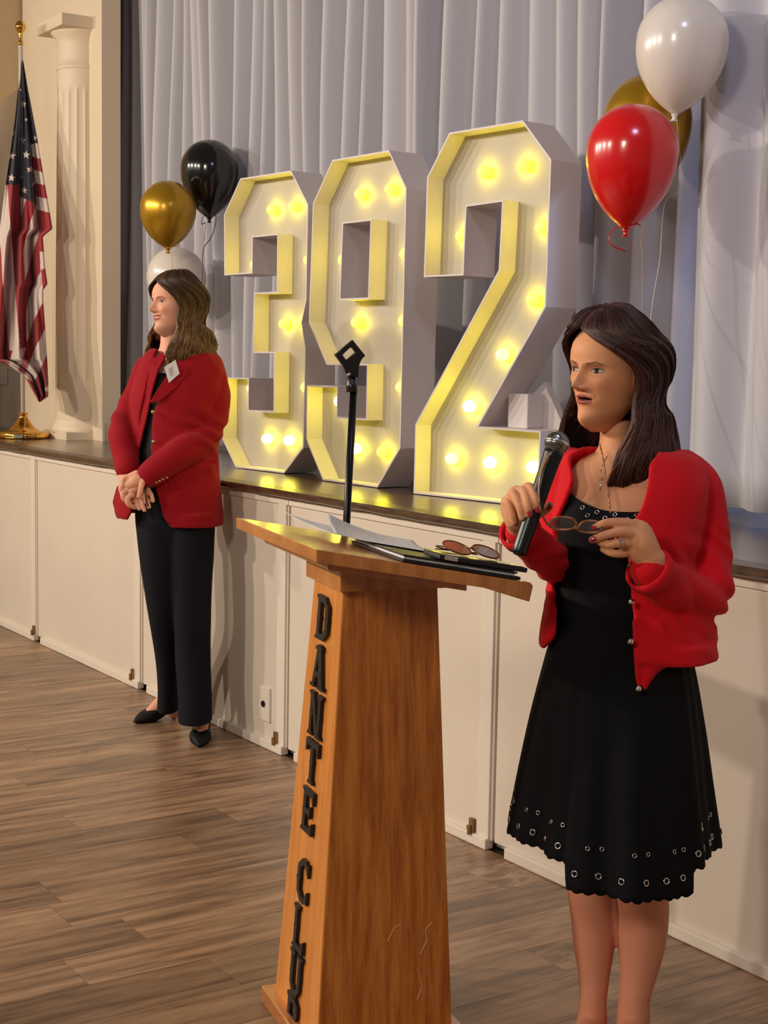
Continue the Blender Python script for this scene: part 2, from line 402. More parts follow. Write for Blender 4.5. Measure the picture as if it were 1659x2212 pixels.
for key, d in NUM.items():
    t = thing('marquee_numeral', d['label'], 'lighted sign', (d['a'][0], d['a'][1], ST + .009), group='three lit numerals in a row on the stage')
    t.rotation_euler = (0, 0, math.radians(d['ang']))
    def walls(loop):
        bm = bmesh.new()
        f = [bm.verts.new((u, 0, z)) for u, z in loop]; g = [bm.verts.new((u, DEP, z)) for u, z in loop]
        for i in range(len(loop)):
            j = (i + 1) % len(loop); bm.faces.new((f[i], f[j], g[j], g[i]))
        return bm
    bm = walls(d['out'])
    if d['hole']:
        f = [bm.verts.new((u, 0, z)) for u, z in d['hole']]; g = [bm.verts.new((u, DEP, z)) for u, z in d['hole']]
        for i in range(4): bm.faces.new((f[i], g[i], g[(i + 1) % 4], f[(i + 1) % 4]))
    # orient normals outwards: area sign
    me = bpy.data.meshes.new('casing'); bm.to_mesh(me); bm.free(); cs = bpy.data.objects.new('casing', me); COL.objects.link(cs); cs.parent = t; me.materials.append(M_foam)
    ar = sum(d['out'][i][0] * d['out'][(i + 1) % len(d['out'])][1] - d['out'][(i + 1) % len(d['out'])][0] * d['out'][i][1] for i in range(len(d['out'])))
    md = cs.modifiers.new('s', 'SOLIDIFY'); md.thickness = .006; md.offset = 1 if ar < 0 else 1; md.use_even_offset = True
    # face panel recessed inside + back panel
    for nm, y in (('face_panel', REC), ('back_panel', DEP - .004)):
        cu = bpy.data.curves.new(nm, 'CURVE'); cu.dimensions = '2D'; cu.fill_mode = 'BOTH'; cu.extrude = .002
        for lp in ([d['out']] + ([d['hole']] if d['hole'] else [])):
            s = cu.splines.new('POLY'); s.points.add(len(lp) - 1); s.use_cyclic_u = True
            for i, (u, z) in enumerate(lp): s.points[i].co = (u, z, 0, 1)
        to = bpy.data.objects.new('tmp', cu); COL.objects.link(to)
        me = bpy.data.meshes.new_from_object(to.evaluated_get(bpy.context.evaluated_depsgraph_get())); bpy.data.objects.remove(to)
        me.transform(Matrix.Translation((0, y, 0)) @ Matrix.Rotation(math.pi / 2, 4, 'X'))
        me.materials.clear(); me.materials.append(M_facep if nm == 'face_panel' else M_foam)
        po = bpy.data.objects.new(nm, me); COL.objects.link(po); po.parent = t
    V0, F0 = lathe([(.004, -.045), (.013, -.042), (.019, -.034), (.0215, -.024), (.020, -.013), (.014, -.004), (.012, .0)], 20)
    for (u, z), k in zip(d['bulbs'], d['hot']):
        if k not in bulbmats: bulbmats[k] = bulb_mat(k)
        uu, zz_ = u + d['bo'] - .022, z
        V = [(uu + p[0], REC + p[2], zz_ + p[1]) for p in V0]
        mesh_obj('bulb', V, F0, bulbmats[k], t, smooth=True)
    if key == '2':
        bm = bmesh.new(); vs = [(.50, .238), (.585, .238), (.545, .375)]
        for y in (.10, .13): pass
        a = [bm.verts.new((x, .145, z)) for x, z in ((.28, .238), (.575, .238), (.47, .40))]; b2 = [bm.verts.new((x, .175, z)) for x, z in ((.28, .238), (.575, .238), (.47, .40))]
        bm.faces.new(a); bm.faces.new(b2[::-1])
        for i in range(3): bm.faces.new((a[i], a[(i + 1) % 3], b2[(i + 1) % 3], b2[i]))
        bm_obj('gusset', bm, M_foam, t)
        bm = bmesh.new(); box(bm, (.43, .105, .303), (.09, .085, .115)); bevel(bm, .002, 1); bm_obj('stiffener_block', bm, M_foam, t)

# ------------------------------------------------------------------ lectern
LK = .945
lo = Vector((CAM.x, CAM.y, CAM.z)) + ((gp(-.1286, 2.949, 0)) - CAM) * LK; ZB = lo.z      # local zero lies below; floor at z=-ZB
lect_ang = math.atan2((GR * .936 + GF * .352).y, (GR * .936 + GF * .352).x)
lect = thing('lectern', 'tapered oak lectern with slanted top and black lettering down its front face', 'lectern', (lo.x, lo.y, 0))
lect.rotation_euler = (0, 0, lect_ang)
def L(s, w, z): return Vector((s * LK, w * LK, z * LK + ZB))
def lz(s): return 1.075 - .177 * s
def prism(bm, P):  # P: list of bottom loop, top loop (Vectors)
    n = len(P) // 2; v = [bm.verts.new(p) for p in P]
    bm.faces.new(v[:n][::-1]); bm.faces.new(v[n:])
    for i in range(n): bm.faces.new((v[i], v[(i + 1) % n], v[n + (i + 1) % n], v[n + i]))
# slanted board with thicker reader edge
prof = [(0, lz(0)), (.480, lz(.48)), (.486, lz(.486) - .006), (.478, lz(.486) - .040), (.37, lz(.37) - .026), (0, lz(0) - .027)]
bm = bmesh.new()
prism(bm, [L(s, 0, z) for s, z in prof] + [L(s, .622, z) for s, z in prof]); bevel(bm, .0022, 2)
bm_obj('board', bm, M_podt, lect)
bm = bmesh.new(); prof = [(.035, lz(.035) - .027), (.345, lz(.345) - .027), (.345, lz(.345) - .041), (.035, lz(.035) - .041)]
prism(bm, [L(s, .03, z) for s, z in prof] + [L(s, .50, z) for s, z in prof]); bevel(bm, .0015, 1); bm_obj('sub_board', bm, M_podt, lect)
bm = bmesh.new(); a, b_, c, d = .117, .368, .188, .434
prism(bm, [L(a, c, .955), L(b_, c, .955), L(b_, d, .955), L(a, d, .955), L(a, c, lz(a) - .04), L(b_, c, lz(b_) - .038), L(b_, d, lz(b_) - .038), L(a, d, lz(a) - .04)])
bevel(bm, .002, 2); bm_obj('cap_block', bm, M_podt, lect)
zf = -ZB / LK; tt = lambda z: (z - .941) / (-.941)
def bodyc(z):
    t = tt(z); return (.133 + (.071 - .133) * t, .354 + (.385 - .354) * t, .211 + (.154 - .211) * t, .411 + (.468 - .411) * t)
B0, B1 = bodyc(zf), bodyc(.957)
def corner(z, i):
    a, b_, c, d = bodyc(z); return [L(a, c, z), L(b_, c, z), L(b_, d, z), L(a, d, z)][i]
# four separate boards: near side, far side, front, rear
th = .019
bm = bmesh.new()
prism(bm, [corner(zf, 0) - Vector((0, .0008, 0)), corner(zf, 1) - Vector((0, .0008, 0)), corner(zf, 1) + Vector((0, th, 0)), corner(zf, 0) + Vector((0, th, 0)), corner(.957, 0) - Vector((0, .0008, 0)), corner(.957, 1) - Vector((0, .0008, 0)), corner(.957, 1) + Vector((0, th, 0)), corner(.957, 0) + Vector((0, th, 0))])
bevel(bm, .001, 1); bm_obj('side_panel', bm, M_podv, lect)
bm = bmesh.new()
prism(bm, [corner(zf, 3), corner(zf, 2), corner(zf, 2) - Vector((0, th, 0)), corner(zf, 3) - Vector((0, th, 0)), corner(.957, 3), corner(.957, 2), corner(.957, 2) - Vector((0, th, 0)), corner(.957, 3) - Vector((0, th, 0))])
bm_obj('side_panel', bm, M_podv, lect)
bm = bmesh.new()
prism(bm, [corner(zf, 0) - Vector((.003, 0, 0)), corner(zf, 0) + Vector((th, 0, 0)), corner(zf, 3) + Vector((th, 0, 0)), corner(zf, 3) - Vector((.003, 0, 0)), corner(.957, 0) - Vector((.003, 0, 0)), corner(.957, 0) + Vector((th, 0, 0)), corner(.957, 3) + Vector((th, 0, 0)), corner(.957, 3) - Vector((.003, 0, 0))])
bevel(bm, .0015, 1); bm_obj('front_board', bm, M_podl, lect)
bm = bmesh.new()
prism(bm, [corner(zf, 1), corner(zf, 2), corner(zf, 2) - Vector((th, 0, 0)), corner(zf, 1) - Vector((th, 0, 0)), corner(.957, 1), corner(.957, 2), corner(.957, 2) - Vector((th, 0, 0)), corner(.957, 1) - Vector((th, 0, 0))])
bm_obj('rear_panel', bm, M_podv, lect)
bm = bmesh.new(); box(bm, L((B0[0] + B0[1]) / 2, .311, zf + .02), ((B0[1] - B0[0]) * LK + .05, (B0[3] - B0[2]) * LK + .05, .038)); bevel(bm, .003, 1); bm_obj('foot_plinth', bm, M_podt, lect)
# western-style serif letters, polygons in a 1 x 1 box
def stem(x, y0=0, y1=1, w=.20, f=.10, sp=.04):
    return [(x - f, y0), (x - f, y0 + .05), (x, y0 + .11), (x, .46), (x - sp, .5), (x, .54), (x, y1 - .11), (x - f, y1 - .05), (x - f, y1), (x + w + f, y1), (x + w + f, y1 - .05), (x + w, y1 - .11), (x + w, .54), (x + w + sp, .5), (x + w, .46), (x + w, y0 + .11), (x + w + f, y0 + .05), (x + w + f, y0)]
def diag(x0, x1, w=.2): return [(x0, 0), (x0 + w, 0), (x1 + w, 1), (x1, 1)]
GL = {
 'D': [stem(.12), [(.2, .86), (.55, .86), (.72, .74), (.72, .54), (.68, .5), (.72, .46), (.72, .26), (.55, .14), (.2, .14), (.2, 0), (.62, 0), (.93, .2), (.93, .46), (.97, .5), (.93, .54), (.93, .8), (.62, 1), (.2, 1)]],
 'A': [diag(.05, .36, .17), [(.62, 0), (.88, 0), (.62, 1), (.38, 1)], [(.25, .26), (.75, .26), (.75, .4), (.25, .4)], [(-.02, 0), (.30, 0), (.30, .07), (-.02, .07)], [(.55, 0), (.98, 0), (.98, .07), (.55, .07)], [(.28, .92), (.70, .92), (.70, 1.0), (.28, 1.0)]],
 'N': [stem(.10, w=.17), stem(.72, w=.17), [(.14, 1), (.36, 1), (.86, 0), (.64, 0)]],
 'T': [stem(.40), [(.02, 1), (.98, 1), (.98, .68), (.90, .72), (.84, .86), (.16, .86), (.10, .72), (.02, .68)]],
 'E': [stem(.14), [(.3, 1), (.9, 1), (.9, .70), (.83, .74), (.76, .86), (.3, .86)], [(.3, .57), (.60, .57), (.66, .64), (.70, .64), (.70, .36), (.66, .36), (.60, .43), (.3, .43)], [(.3, 0), (.92, 0), (.92, .30), (.85, .26), (.78, .14), (.3, .14)]],
 'C': [[(.92, .98), (.92, .66), (.84, .70), (.74, .86), (.50, .87), (.32, .74), (.31, .54), (.35, .5), (.31, .46), (.32, .26), (.50, .13), (.74, .14), (.84, .30), (.92, .34), (.92, .04), (.84, .08), (.70, 0), (.42, 0), (.14, .18), (.10, .46), (.05, .5), (.10, .54), (.14, .82), (.42, 1), (.70, 1), (.84, .92)]],
 'L': [stem(.16), [(.3, 0), (.92, 0), (.92, .32), (.85, .27), (.78, .14), (.3, .14)]],
 'U': [[(.02, 1), (.42, 1), (.42, .94), (.32, .89), (.32, .26), (.48, .13), (.66, .18), (.70, .3), (.70, .89), (.62, .94), (.62, 1), (.98, 1), (.98, .94), (.88, .89), (.88, .54), (.92, .5), (.88, .46), (.88, .22), (.68, 0), (.36, 0), (.12, .22), (.12, .46), (.08, .5), (.12, .54), (.12, .89), (.02, .94)]],
 'B': [stem(.12), [(.2, 1), (.66, 1), (.88, .88), (.88, .62), (.74, .5), (.92, .38), (.92, .12), (.68, 0), (.2, 0), (.2, .13), (.60, .13), (.70, .22), (.70, .36), (.58, .43), (.2, .43), (.2, .57), (.56, .57), (.67, .66), (.67, .80), (.58, .87), (.2, .87)]],
}
def letter(ch, zc, hgt=.088, wid=.088):
    bm = bmesh.new(); a, b_, c, d = bodyc(zc); base = L(a, (c + d) / 2, zc)
    sl = (.133 - .071) / .941
    for k, poly in enumerate(GL[ch]):
        ar = sum(poly[i][0] * poly[(i + 1) % len(poly)][1] - poly[(i + 1) % len(poly)][0] * poly[i][1] for i in range(len(poly)))
        t0, t1 = .004, .0115 + .0005 * k
        def P(x, y, t): # front seen from -s: screen right = toward -w
            y = y * (1 - .012 * k) + .006 * k
            return base + Vector((-t + sl * (y - .5) * hgt, -(x - .5) * wid, (y - .5) * hgt))
        v = [bm.verts.new(P(x, y, t0)) for x, y in poly]; u = [bm.verts.new(P(x, y, t1)) for x, y in poly]
        n = len(poly); bm.faces.new(v); bm.faces.new(u[::-1])
        for i in range(n): bm.faces.new((v[i], v[(i + 1) % n], u[(i + 1) % n], u[i]))
    bm.normal_update(); bmesh.ops.triangulate(bm, faces=[f for f in bm.faces if len(f.verts) > 4])
    return bm_obj('letter', bm, M_blackpaint, lect)
for ch, zc in zip('DANTECLUB', (.877, .766, .657, .549, .436, .275, .162, .056, -.048)): letter(ch, zc, .094, .086)
scr = mat('scratched_pale_wood', srgb(206, 152, 94), .5)
bm = bmesh.new()
for pts in ([(.30, .13), (.315, .16), (.31, .185), (.325, .20)], [(.30, .03), (.31, .055), (.305, .075), (.295, .10)], [(.22, .17), (.235, .20), (.25, .205)]):
    V, Fc = tube([Vector(L(bodyc(z)[0] + (s - .071), bodyc(z)[2] - .0002, z)) for s, z in pts], [(.0028, .0008)] * len(pts), 5)
    vs = [bm.verts.new(v) for v in V]; [bm.faces.new([vs[i] for i in f]) for f in Fc]
o = bm_obj('scratch_marks', bm, scr, lect); o['kind'] = 'stuff'

# things lying on the lectern: local frame on the slanted board
SL = math.atan(.177)
def on_board(name, label, cat, s, w, dz, rot=0, group=None):
    p = lect.matrix_world
    t = thing(name, label, cat)
    t.matrix_world = Matrix.Translation((lo.x, lo.y, 0)) @ Matrix.Rotation(lect_ang, 4, 'Z') @ Matrix.Translation(L(s, w, lz(s)) + Vector((0, 0, dz))) @ Matrix.Rotation(SL, 4, 'Y') @ Matrix.Rotation(rot, 4, 'Z')
    return t
pf = on_board('padfolio', 'closed black leather padfolio lying on the lectern top', 'folder', .325, .17, .0005)
bm = bmesh.new(); box(bm, (0, 0, .0035), (.26, .30, .007)); box(bm, (-.002, .002, .0135), (.252, .292, .004)); bevel(bm, .0015, 2); bm_obj('cover', bm, M_leather, pf)
bm = bmesh.new(); box(bm, (-.002, .002, .0092), (.244, .284, .005)); bm_obj('page_block', bm, M_paper, pf)
ph = on_board('tablet', 'black cased tablet at the near edge of the lectern under the folded glasses', 'tablet', .372, .052, .0165, .04)
bm = bmesh.new(); box(bm, (0, 0, .006), (.20, .078, .010)); bevel(bm, .003, 3); bm_obj('case', bm, M_leather, ph)
bm = bmesh.new(); box(bm, (0, 0, .0115), (.186, .066, .001)); bm_obj('screen', bm, mat('dark_glass', srgb(14, 14, 18), .08), ph)
bm = bmesh.new(); box(bm, (-.075, -.041, .006), (.03, .004, .008)); bevel(bm, .001, 1); bm_obj('clasp', bm, M_chrome, ph)
# papers
def sheet(name, w, l, curl, seed):
    n, m = 24, 30; V = []; Fc = []
    for i in range(n + 1):
        for j in range(m + 1):
            x = (i / n - .5) * w; y = (j / m - .5) * l
            z = .0015 + curl * max(0, (-(x) / w + .12 + .5 * (y / l))) ** 2 + .35 * curl * max(0, (y / l)) ** 2 + .002 * noise.noise(Vector((x * 12, y * 12, seed)))
            V.append((x, y, z))
    for i in range(n):
        for j in range(m): a = i * (m + 1) + j; Fc.append((a, a + m + 1, a + m + 2, a + 1))
    return V, Fc
pp = on_board('paper_sheet', 'top printed sheet with a raised curling corner on the lectern', 'paper', .245, .325, .018, -.25)
M_print = bpy.data.materials.new('printed_paper'); M_print.use_nodes = True
nt = M_print.node_tree; b = nt.nodes['Principled BSDF']; tc = nt.nodes.new('ShaderNodeTexCoord'); wv = nt.nodes.new('ShaderNodeTexWave'); wv.inputs['Scale'].default_value = 55; wv.bands_direction = 'Y'; wv.wave_profile = 'SIN'
nn = nt.nodes.new('ShaderNodeTexNoise'); nn.inputs['Scale'].default_value = 160; mu = nt.nodes.new('ShaderNodeMath'); mu.operation = 'MULTIPLY'
rr = nt.nodes.new('ShaderNodeValToRGB'); rr.color_ramp.elements[0].position = .38; rr.color_ramp.elements[0].color = srgb(214, 213, 216); rr.color_ramp.elements[1].position = .55; rr.color_ramp.elements[1].color = srgb(150, 150, 155)
nt.links.new(tc.outputs['Object'], wv.inputs[0]); nt.links.new(tc.outputs['Object'], nn.inputs['Vector']); nt.links.new(wv.outputs['Fac'], mu.inputs[0]); nt.links.new(nn.outputs[0], mu.inputs[1]); nt.links.new(mu.outputs[0], rr.inputs[0]); nt.links.new(rr.outputs[0], b.inputs['Base Color']); b.inputs['Roughness'].default_value = .6
V, Fc = sheet('s', .20, .26, .035, 1); o = mesh_obj('page', V, Fc, M_print, pp, True)
md = o.modifiers.new('t', 'SOLIDIFY'); md.thickness = .0006
pp2 = on_board('paper_sheet', 'lower white sheet sticking out from under the printed one on the lectern', 'paper', .195, .40, .0165, .12)
V, Fc = sheet('s', .19, .25, .022, 4); o = mesh_obj('page', V, Fc, M_paper, pp2, True); md = o.modifiers.new('t', 'SOLIDIFY'); md.thickness = .0006
# gold rimmed reading glasses
rg = on_board('reading_glasses', 'gold-rimmed reading glasses folded on the tablet at the right end of the lectern', 'glasses', .385, .085, .0285, .30)
M_frame = mat('dark_gold_frame', srgb(120, 86, 40), .25, metal=.7)
M_lensy = mat('reflection_tinted_lens', srgb(248, 232, 170), .03, spec=.9); M_lensy.node_tree.nodes['Principled BSDF'].inputs['Transmission Weight'].default_value = .7  # yellow base colour stands in for the lit numerals mirrored in the lens
GS = 1.25
for sx in (-1, 1):
    R0 = [(sx * .032 + .027 * math.cos(a), -.012 * 0 + .004 * math.cos(2 * a), .021 + .019 * math.sin(a)) for a in np.linspace(0, 2 * math.pi, 29)]
    R0 = [Vector((x, z * .95 - .01, z * .42 + .002)) * GS for x, y, z in R0]
    V, Fc = tube(R0, .0018, 6, cap=False); rim = mesh_obj('rim', V, Fc, M_frame, rg, True)
    bm = bmesh.new(); vs = [bm.verts.new(p) for p in R0[:-1]]; bm.faces.new(vs); bm_obj('lens', bm, M_lensy, rim)
    V, Fc = tube(smooth_path([(sx * .073, .012, .012), (sx * .077, .034, .010), (sx * .04, .05, .005), (-sx * .055, .056 + .004 * sx, .002)], 6), .0014, 6); mesh_obj('temple_arm', V, Fc, M_frame, rg, True)
V, Fc = tube([(-.008, .014, .013), (0, .016, .017), (.008, .014, .013)], .0018, 6); mesh_obj('bridge', V, Fc, M_frame, rg, True)

# ------------------------------------------------------------------ microphone stand behind the lectern
MZ = 3.5
mt = at(764, 842, MZ); mb = at(748, 1140, MZ); dirm = (mt - mb).normalized()
foot = onz(800, 2090, 0)
knee = mb - dirm * .05
ms = thing('microphone_stand', 'black microphone stand with an empty clip behind the lectern', 'microphone stand', (foot.x, foot.y, 0))
def pl(p): return Vector(p) - Vector((foot.x, foot.y, 0))
V, Fc = tube([pl(foot), pl(foot + (knee - foot) * .8)], .0125, 20); mesh_obj('lower_tube', V, Fc, M_steelblack, ms, True)
V, Fc = tube([pl(foot + (knee - foot) * .7), pl(knee), pl(mt)], .0088, 20); mesh_obj('upper_tube', V, Fc, M_steelblack, ms, True)
V, Fc = tube([pl(foot + (knee - foot) * .74), pl(foot + (knee - foot) * .83)], .017, 20); mesh_obj('clutch', V, Fc, M_black, ms, True)
V, Fc = lathe([(.0, .001), (.125, .001), (.127, .008), (.115, .016), (.04, .024), (.018, .04), (.0, .042)], 40); mesh_obj('base_disc', V, Fc, M_steelblack, ms, True)
bm = bmesh.new(); k = MZ / F_PX
def mp(px, py, t): p = at(px, py, MZ); return pl(p + GF * t)
def extr(poly, t0, t1, hole=None, nm='clip'):
    cu = bpy.data.curves.new(nm, 'CURVE'); cu.dimensions = '2D'; cu.fill_mode = 'BOTH'; cu.extrude = (t1 - t0) / 2; cu.bevel_depth = .0012; cu.bevel_resolution = 2
    for lp in [poly] + ([hole] if hole else []):
        s = cu.splines.new('POLY'); s.points.add(len(lp) - 1); s.use_cyclic_u = True
        for i, (px, py) in enumerate(lp): s.points[i].co = ((px - 757) * k, -(py - 800) * k, 0, 1)
    to = bpy.data.objects.new('tmp', cu); COL.objects.link(to)
    me = bpy.data.meshes.new_from_object(to.evaluated_get(bpy.context.evaluated_depsgraph_get())); bpy.data.objects.remove(to)
    yaw = math.atan2(GR.y, GR.x)
    me.transform(Matrix.Translation(mp(757, 800, (t0 + t1) / 2)) @ Matrix.Rotation(yaw + .12, 4, 'Z') @ Matrix.Rotation(math.pi / 2, 4, 'X'))
    me.materials.clear(); me.materials.append(M_black); o = bpy.data.objects.new(nm, me); COL.objects.link(o); o.parent = ms
cvt = lambda P: [(700 + x / 12.29, 720 + y / 12.29) for x, y in P]
extr(cvt([(725, 195), (1055, 590), (985, 660), (935, 750), (900, 860), (885, 1000), (885, 1150), (600, 1130), (560, 980), (500, 860), (450, 790), (285, 580)]), -.015, .015, cvt([(660, 375), (715, 375), (820, 485), (820, 520), (590, 715), (550, 712), (462, 600), (465, 560)]), 'clip')
V, Fc = tube([mp(759.5, 808, 0), mp(759, 826, 0), mp(759.8, 830, 0), mp(760.5, 847, 0)], [.0105, .0105, .0135, .0135], 18); mesh_obj('swivel', V, Fc, M_black, ms, True)
V, Fc = tube([mp(750, 812, -.016), mp(757, 806, -.018)], [.004, .004], 8); mesh_obj('swivel_screw', V, Fc, M_chrome, ms, True)

# ------------------------------------------------------------------ balloons
def balloon(cx_, cy_, wpx, hpx, dep, mt_, label, ribmat, rib, group, tail=.12, tilt=0):
    c = at(cx_, cy_, dep); R = wpx / 2 / F_PX * dep; Hh = hpx / F_PX * dep
    t = thing('balloon', label, 'balloon', c, group)
    prof = []; m = 30
    top = R * 1.0; bot = Hh - top
    for i in range(m + 1):
        a = math.pi / 2 * i / m; prof.append((R * math.sin(a), top * math.cos(a)))
    for i in range(1, m + 1):
        x = i / m; prof.append((max(.010, R * (1 - x ** 2.15) ** .78 if x < 1 else .010), -bot * x))
    prof[0] = (.0005, top)
    V, Fc = lathe(prof[::-1], 48)
    RT = Matrix.Rotation(tilt, 3, tuple(GF))
    V = [RT @ v for v in V]
    mesh_obj('latex_body', V, Fc, mt_, t, True)
    V, Fc = lathe([(.004, -bot - .020), (.012, -bot - .018), (.005, -bot - .010), (.009, -bot - .004), (.012, -bot + .004)], 16)
    mesh_obj('knot', [RT @ v for v in V], Fc, mt_, t, True)
    for j, path in enumerate(rib):
        pts = [Vector(at(x, y, dep + dz)) - c for x, y, dz in path]
        sp = [Vector(q) for q in smooth_path(pts, 6)]
        V, Fc = tube(sp, [(.0022, .0006)] * len(sp), 6); mesh_obj('ribbon', V, Fc, ribmat, t, True)
    return t
g1, g2 = 'balloon bunch beside the numeral 3', 'balloon bunch above the speaker'
balloon(453, 366, 126, 168, 7.2, M_blackl, 'glossy black balloon left of the lit numerals', M_ribb, [[(453, 458, 0), (438, 470, 0), (436, 484, .01), (444, 482, 0), (443, 500, 0), (442, 520, 0)], [(453, 458, 0), (466, 466, 0), (464, 490, 0), (455, 515, 0), (440, 537, 0), (437, 580, 0), (434, 640, .0), (425, 800, 0), (415, 1003, 0)]], g1)
balloon(363, 452, 121, 146, 7.02, M_gold, 'metallic gold balloon below and left of the black one', M_ribg, [[(366, 534, 0), (352, 537, 0)], [(366, 534, 0), (380, 532, 0), (392, 530, 0)], [(366, 534, 0), (371, 552, 0), (373, 590, 0), (380, 800, 0), (412, 1003, 0)]], g1)
balloon(381, 598, 128, 150, 7.35, M_whitel, 'white balloon partly hidden behind the head of the woman at left', M_ribw, [[(381, 690, 0), (384, 800, 0), (405, 998, 0)]], g1)
balloon(1474, 92, 198, 252, 4.35, M_whitel, 'large white balloon, topmost at the upper right', M_ribw, [[(1461, 240, 0), (1458, 262, 0)], [(1461, 240, 0), (1470, 400, .02), (1436, 440, .04), (1425, 560, .04), (1410, 650, .04), (1400, 760, .03), (1380, 1128, .0)]], g2, tilt=.07)
balloon(1399, 258, 190, 262, 4.62, M_gold, 'gold balloon peeking out behind the red and white ones', M_ribg, [[(1399, 446, 0), (1386, 500, -.05), (1387, 560, -.1), (1386, 700, -.15), (1378, 1128, -.27)], [(1388, 470, -.05), (1393, 520, -.08), (1386, 535, -.08), (1384, 520, -.08)]], g2)
balloon(1366, 326, 198, 268, 4.25, M_redl, 'glossy red balloon above the head of the speaker', M_ribr, [[(1358, 490, 0), (1330, 492, 0), (1316, 510, 0), (1322, 530, 0), (1352, 543, 0)], [(1358, 490, 0), (1372, 484, 0), (1384, 486, 0)], [(1361, 492, 0), (1367, 540, 0), (1370, 670, 0), (1374, 900, .02), (1377, 1128, .1)]], g2, tilt=.05)
for (px, py, dep, lb) in ((412, 1003, 7.15, 'small gold balloon weight on the stage behind the woman at left'), (1378, 1124, 4.35, 'small gold balloon weight on the stage behind the speaker')):
    p = onz(px, py, ST + .002); t = thing('balloon_weight', lb, 'weight', p)
    bm = bmesh.new(); box(bm, (0, 0, .02), (.05, .05, .04)); bevel(bm, .006, 2); bm_obj('block', bm, M_gold, t)

# ------------------------------------------------------------------ flagpole and flag
FD = 8.30
fb = onz(50, 946, ST + .001)
fp = thing('flagpole', 'white flagpole with gold ball finial on a brass floor base at far left', 'flagpole', fb)
V, Fc = lathe([(.0, .0), (.142, .0), (.145, .006), (.145, .028), (.138, .034), (.10, .042), (.065, .062), (.040, .095), (.030, .112), (.026, .116), (.026, .132), (.030, .136), (.030, .142), (.018, .146), (.0, .147)], 48)
mesh_obj('base', V, Fc, M_brass, fp, True)
bm = bmesh.new(); box(bm, (.062, -.134, .018), (.07, .006, .022)); bmesh.ops.rotate(bm, verts=bm.verts, matrix=Matrix.Rotation(.55, 3, 'Z'), cent=(0, 0, 0)); bevel(bm, .001, 1); bm_obj('name_plate', bm, M_chrome, fp)
ptop = at(53, 92, FD).z - fb.z
V, Fc = tube([(0, 0, .14), (0, 0, ptop)], .0125, 20); mesh_obj('pole', V, Fc, mat('ivory_pole', srgb(225, 214, 200), .3), fp, True)
V, Fc = lathe([(.0135, ptop - .03), (.016, ptop - .02), (.012, ptop), (.009, ptop + .02), (.014, ptop + .028), (.010, ptop + .036), (.02, ptop + .045), (.030, ptop + .065), (.030, ptop + .080), (.02, ptop + .098), (.004, ptop + .104)], 28)
mesh_obj('ball_finial', V, Fc, M_brass, fp, True)
def pip(poly):
    P = np.array(poly, float)
    def f(x, y):
        ins = np.zeros(x.shape, bool); j = len(P) - 1
        for i in range(len(P)):
            xi, yi = P[i]; xj, yj = P[j]
            c = ((yi > y) != (yj > y)) & (x < (xj - xi) * (y - yi) / ((yj - yi) or 1e-9) + xi); ins ^= c; j = i
        return ins
    return f
RED, WHT, NAV = srgb(150, 18, 30)[:3], srgb(214, 196, 186)[:3], srgb(26, 24, 44)[:3]
polys = [
 (RED, [(-60, 480), (2, 500), (8, 640), (20, 757), (-60, 757)]), (WHT, [(11, 398), (18, 398), (20, 450), (27, 540), (33, 620), (43, 757), (20, 757), (8, 640), (3, 545), (-4, 500)]),
 (RED, [(17, 398), (43, 396), (46, 465), (50, 560), (53, 608), (56, 669), (57, 752), (43, 757), (33, 620), (27, 540), (20, 450)]),
 (WHT, [(43, 420), (60, 432), (47, 470)]), (RED, [(57, 430), (78, 437), (76, 446), (60, 500), (50, 545), (46, 470)]),
 (WHT, [(80, 444), (85, 503), (73, 540), (53, 608), (50, 540), (60, 500), (76, 446)]),
 (RED, [(80, 453), (107, 457), (114, 494), (90, 509), (93, 536), (88, 582), (60, 650), (57, 680), (53, 608), (73, 540), (85, 503)]),
 (WHT, [(86, 544), (95, 544), (98, 578), (88, 585)]),
 (WHT, [(89, 584), (94, 625), (94, 651), (71, 697), (58, 741), (56, 677), (60, 650)]), (RED, [(89, 586), (99, 576), (104, 613), (93, 627)]),
 (RED, [(95, 648), (98, 705), (75, 755), (54, 810), (36, 802), (57, 751), (71, 697)]), (WHT, [(99, 708), (103, 763), (72, 830), (53, 812), (75, 755)]),
 (RED, [(103, 772), (107, 826), (95, 842), (72, 828)]), (RED, [(50, 812), (95, 842), (107, 856), (85, 872)]), (WHT, [(107, 828), (107, 850), (95, 842)]),
 (RED, [(-60, 757), (28, 757), (19, 792), (-60, 775)]), (WHT, [(28, 757), (57, 750), (38, 803), (19, 790)]),
 (WHT, [(64, 308), (84, 308), (88, 343), (66, 338)]), (RED, [(66, 338), (88, 343), (93, 372), (70, 366)]), (WHT, [(70, 366), (93, 372), (99, 400), (73, 395)]), (RED, [(73, 395), (99, 400), (103, 430), (76, 423)]), (WHT, [(76, 423), (103, 430), (109, 460), (78, 452)]),
 (NAV, [(40, 120), (55, 120), (62, 196), (83, 310), (66, 311), (78, 441), (43, 424), (43, 398), (8, 400), (30, 260)])]
stars = [(280, 360, 46), (318, 545, 26), (140, 700, 42), (270, 790, 44), (412, 765, 34), (140, 975, 48), (315, 965, 50), (360, 1140, 46), (140, 1240, 50), (256, 1228, 24), (290, 1390, 44), (398, 1312, 28), (252, 190, 14), (245, 620, 14)]
def star_poly(cx_, cy_, r):
    return [(cx_ + (r if k % 2 == 0 else r * .42) * math.sin(k * math.pi / 5 + .1), cy_ - (r if k % 2 == 0 else r * .42) * math.cos(k * math.pi / 5 + .1)) for k in range(10)]
for x, y, r in stars: polys.append((WHT, [(a / 5.53, 160 + b2 / 5.53) for a, b2 in star_poly(x, y, r)]))
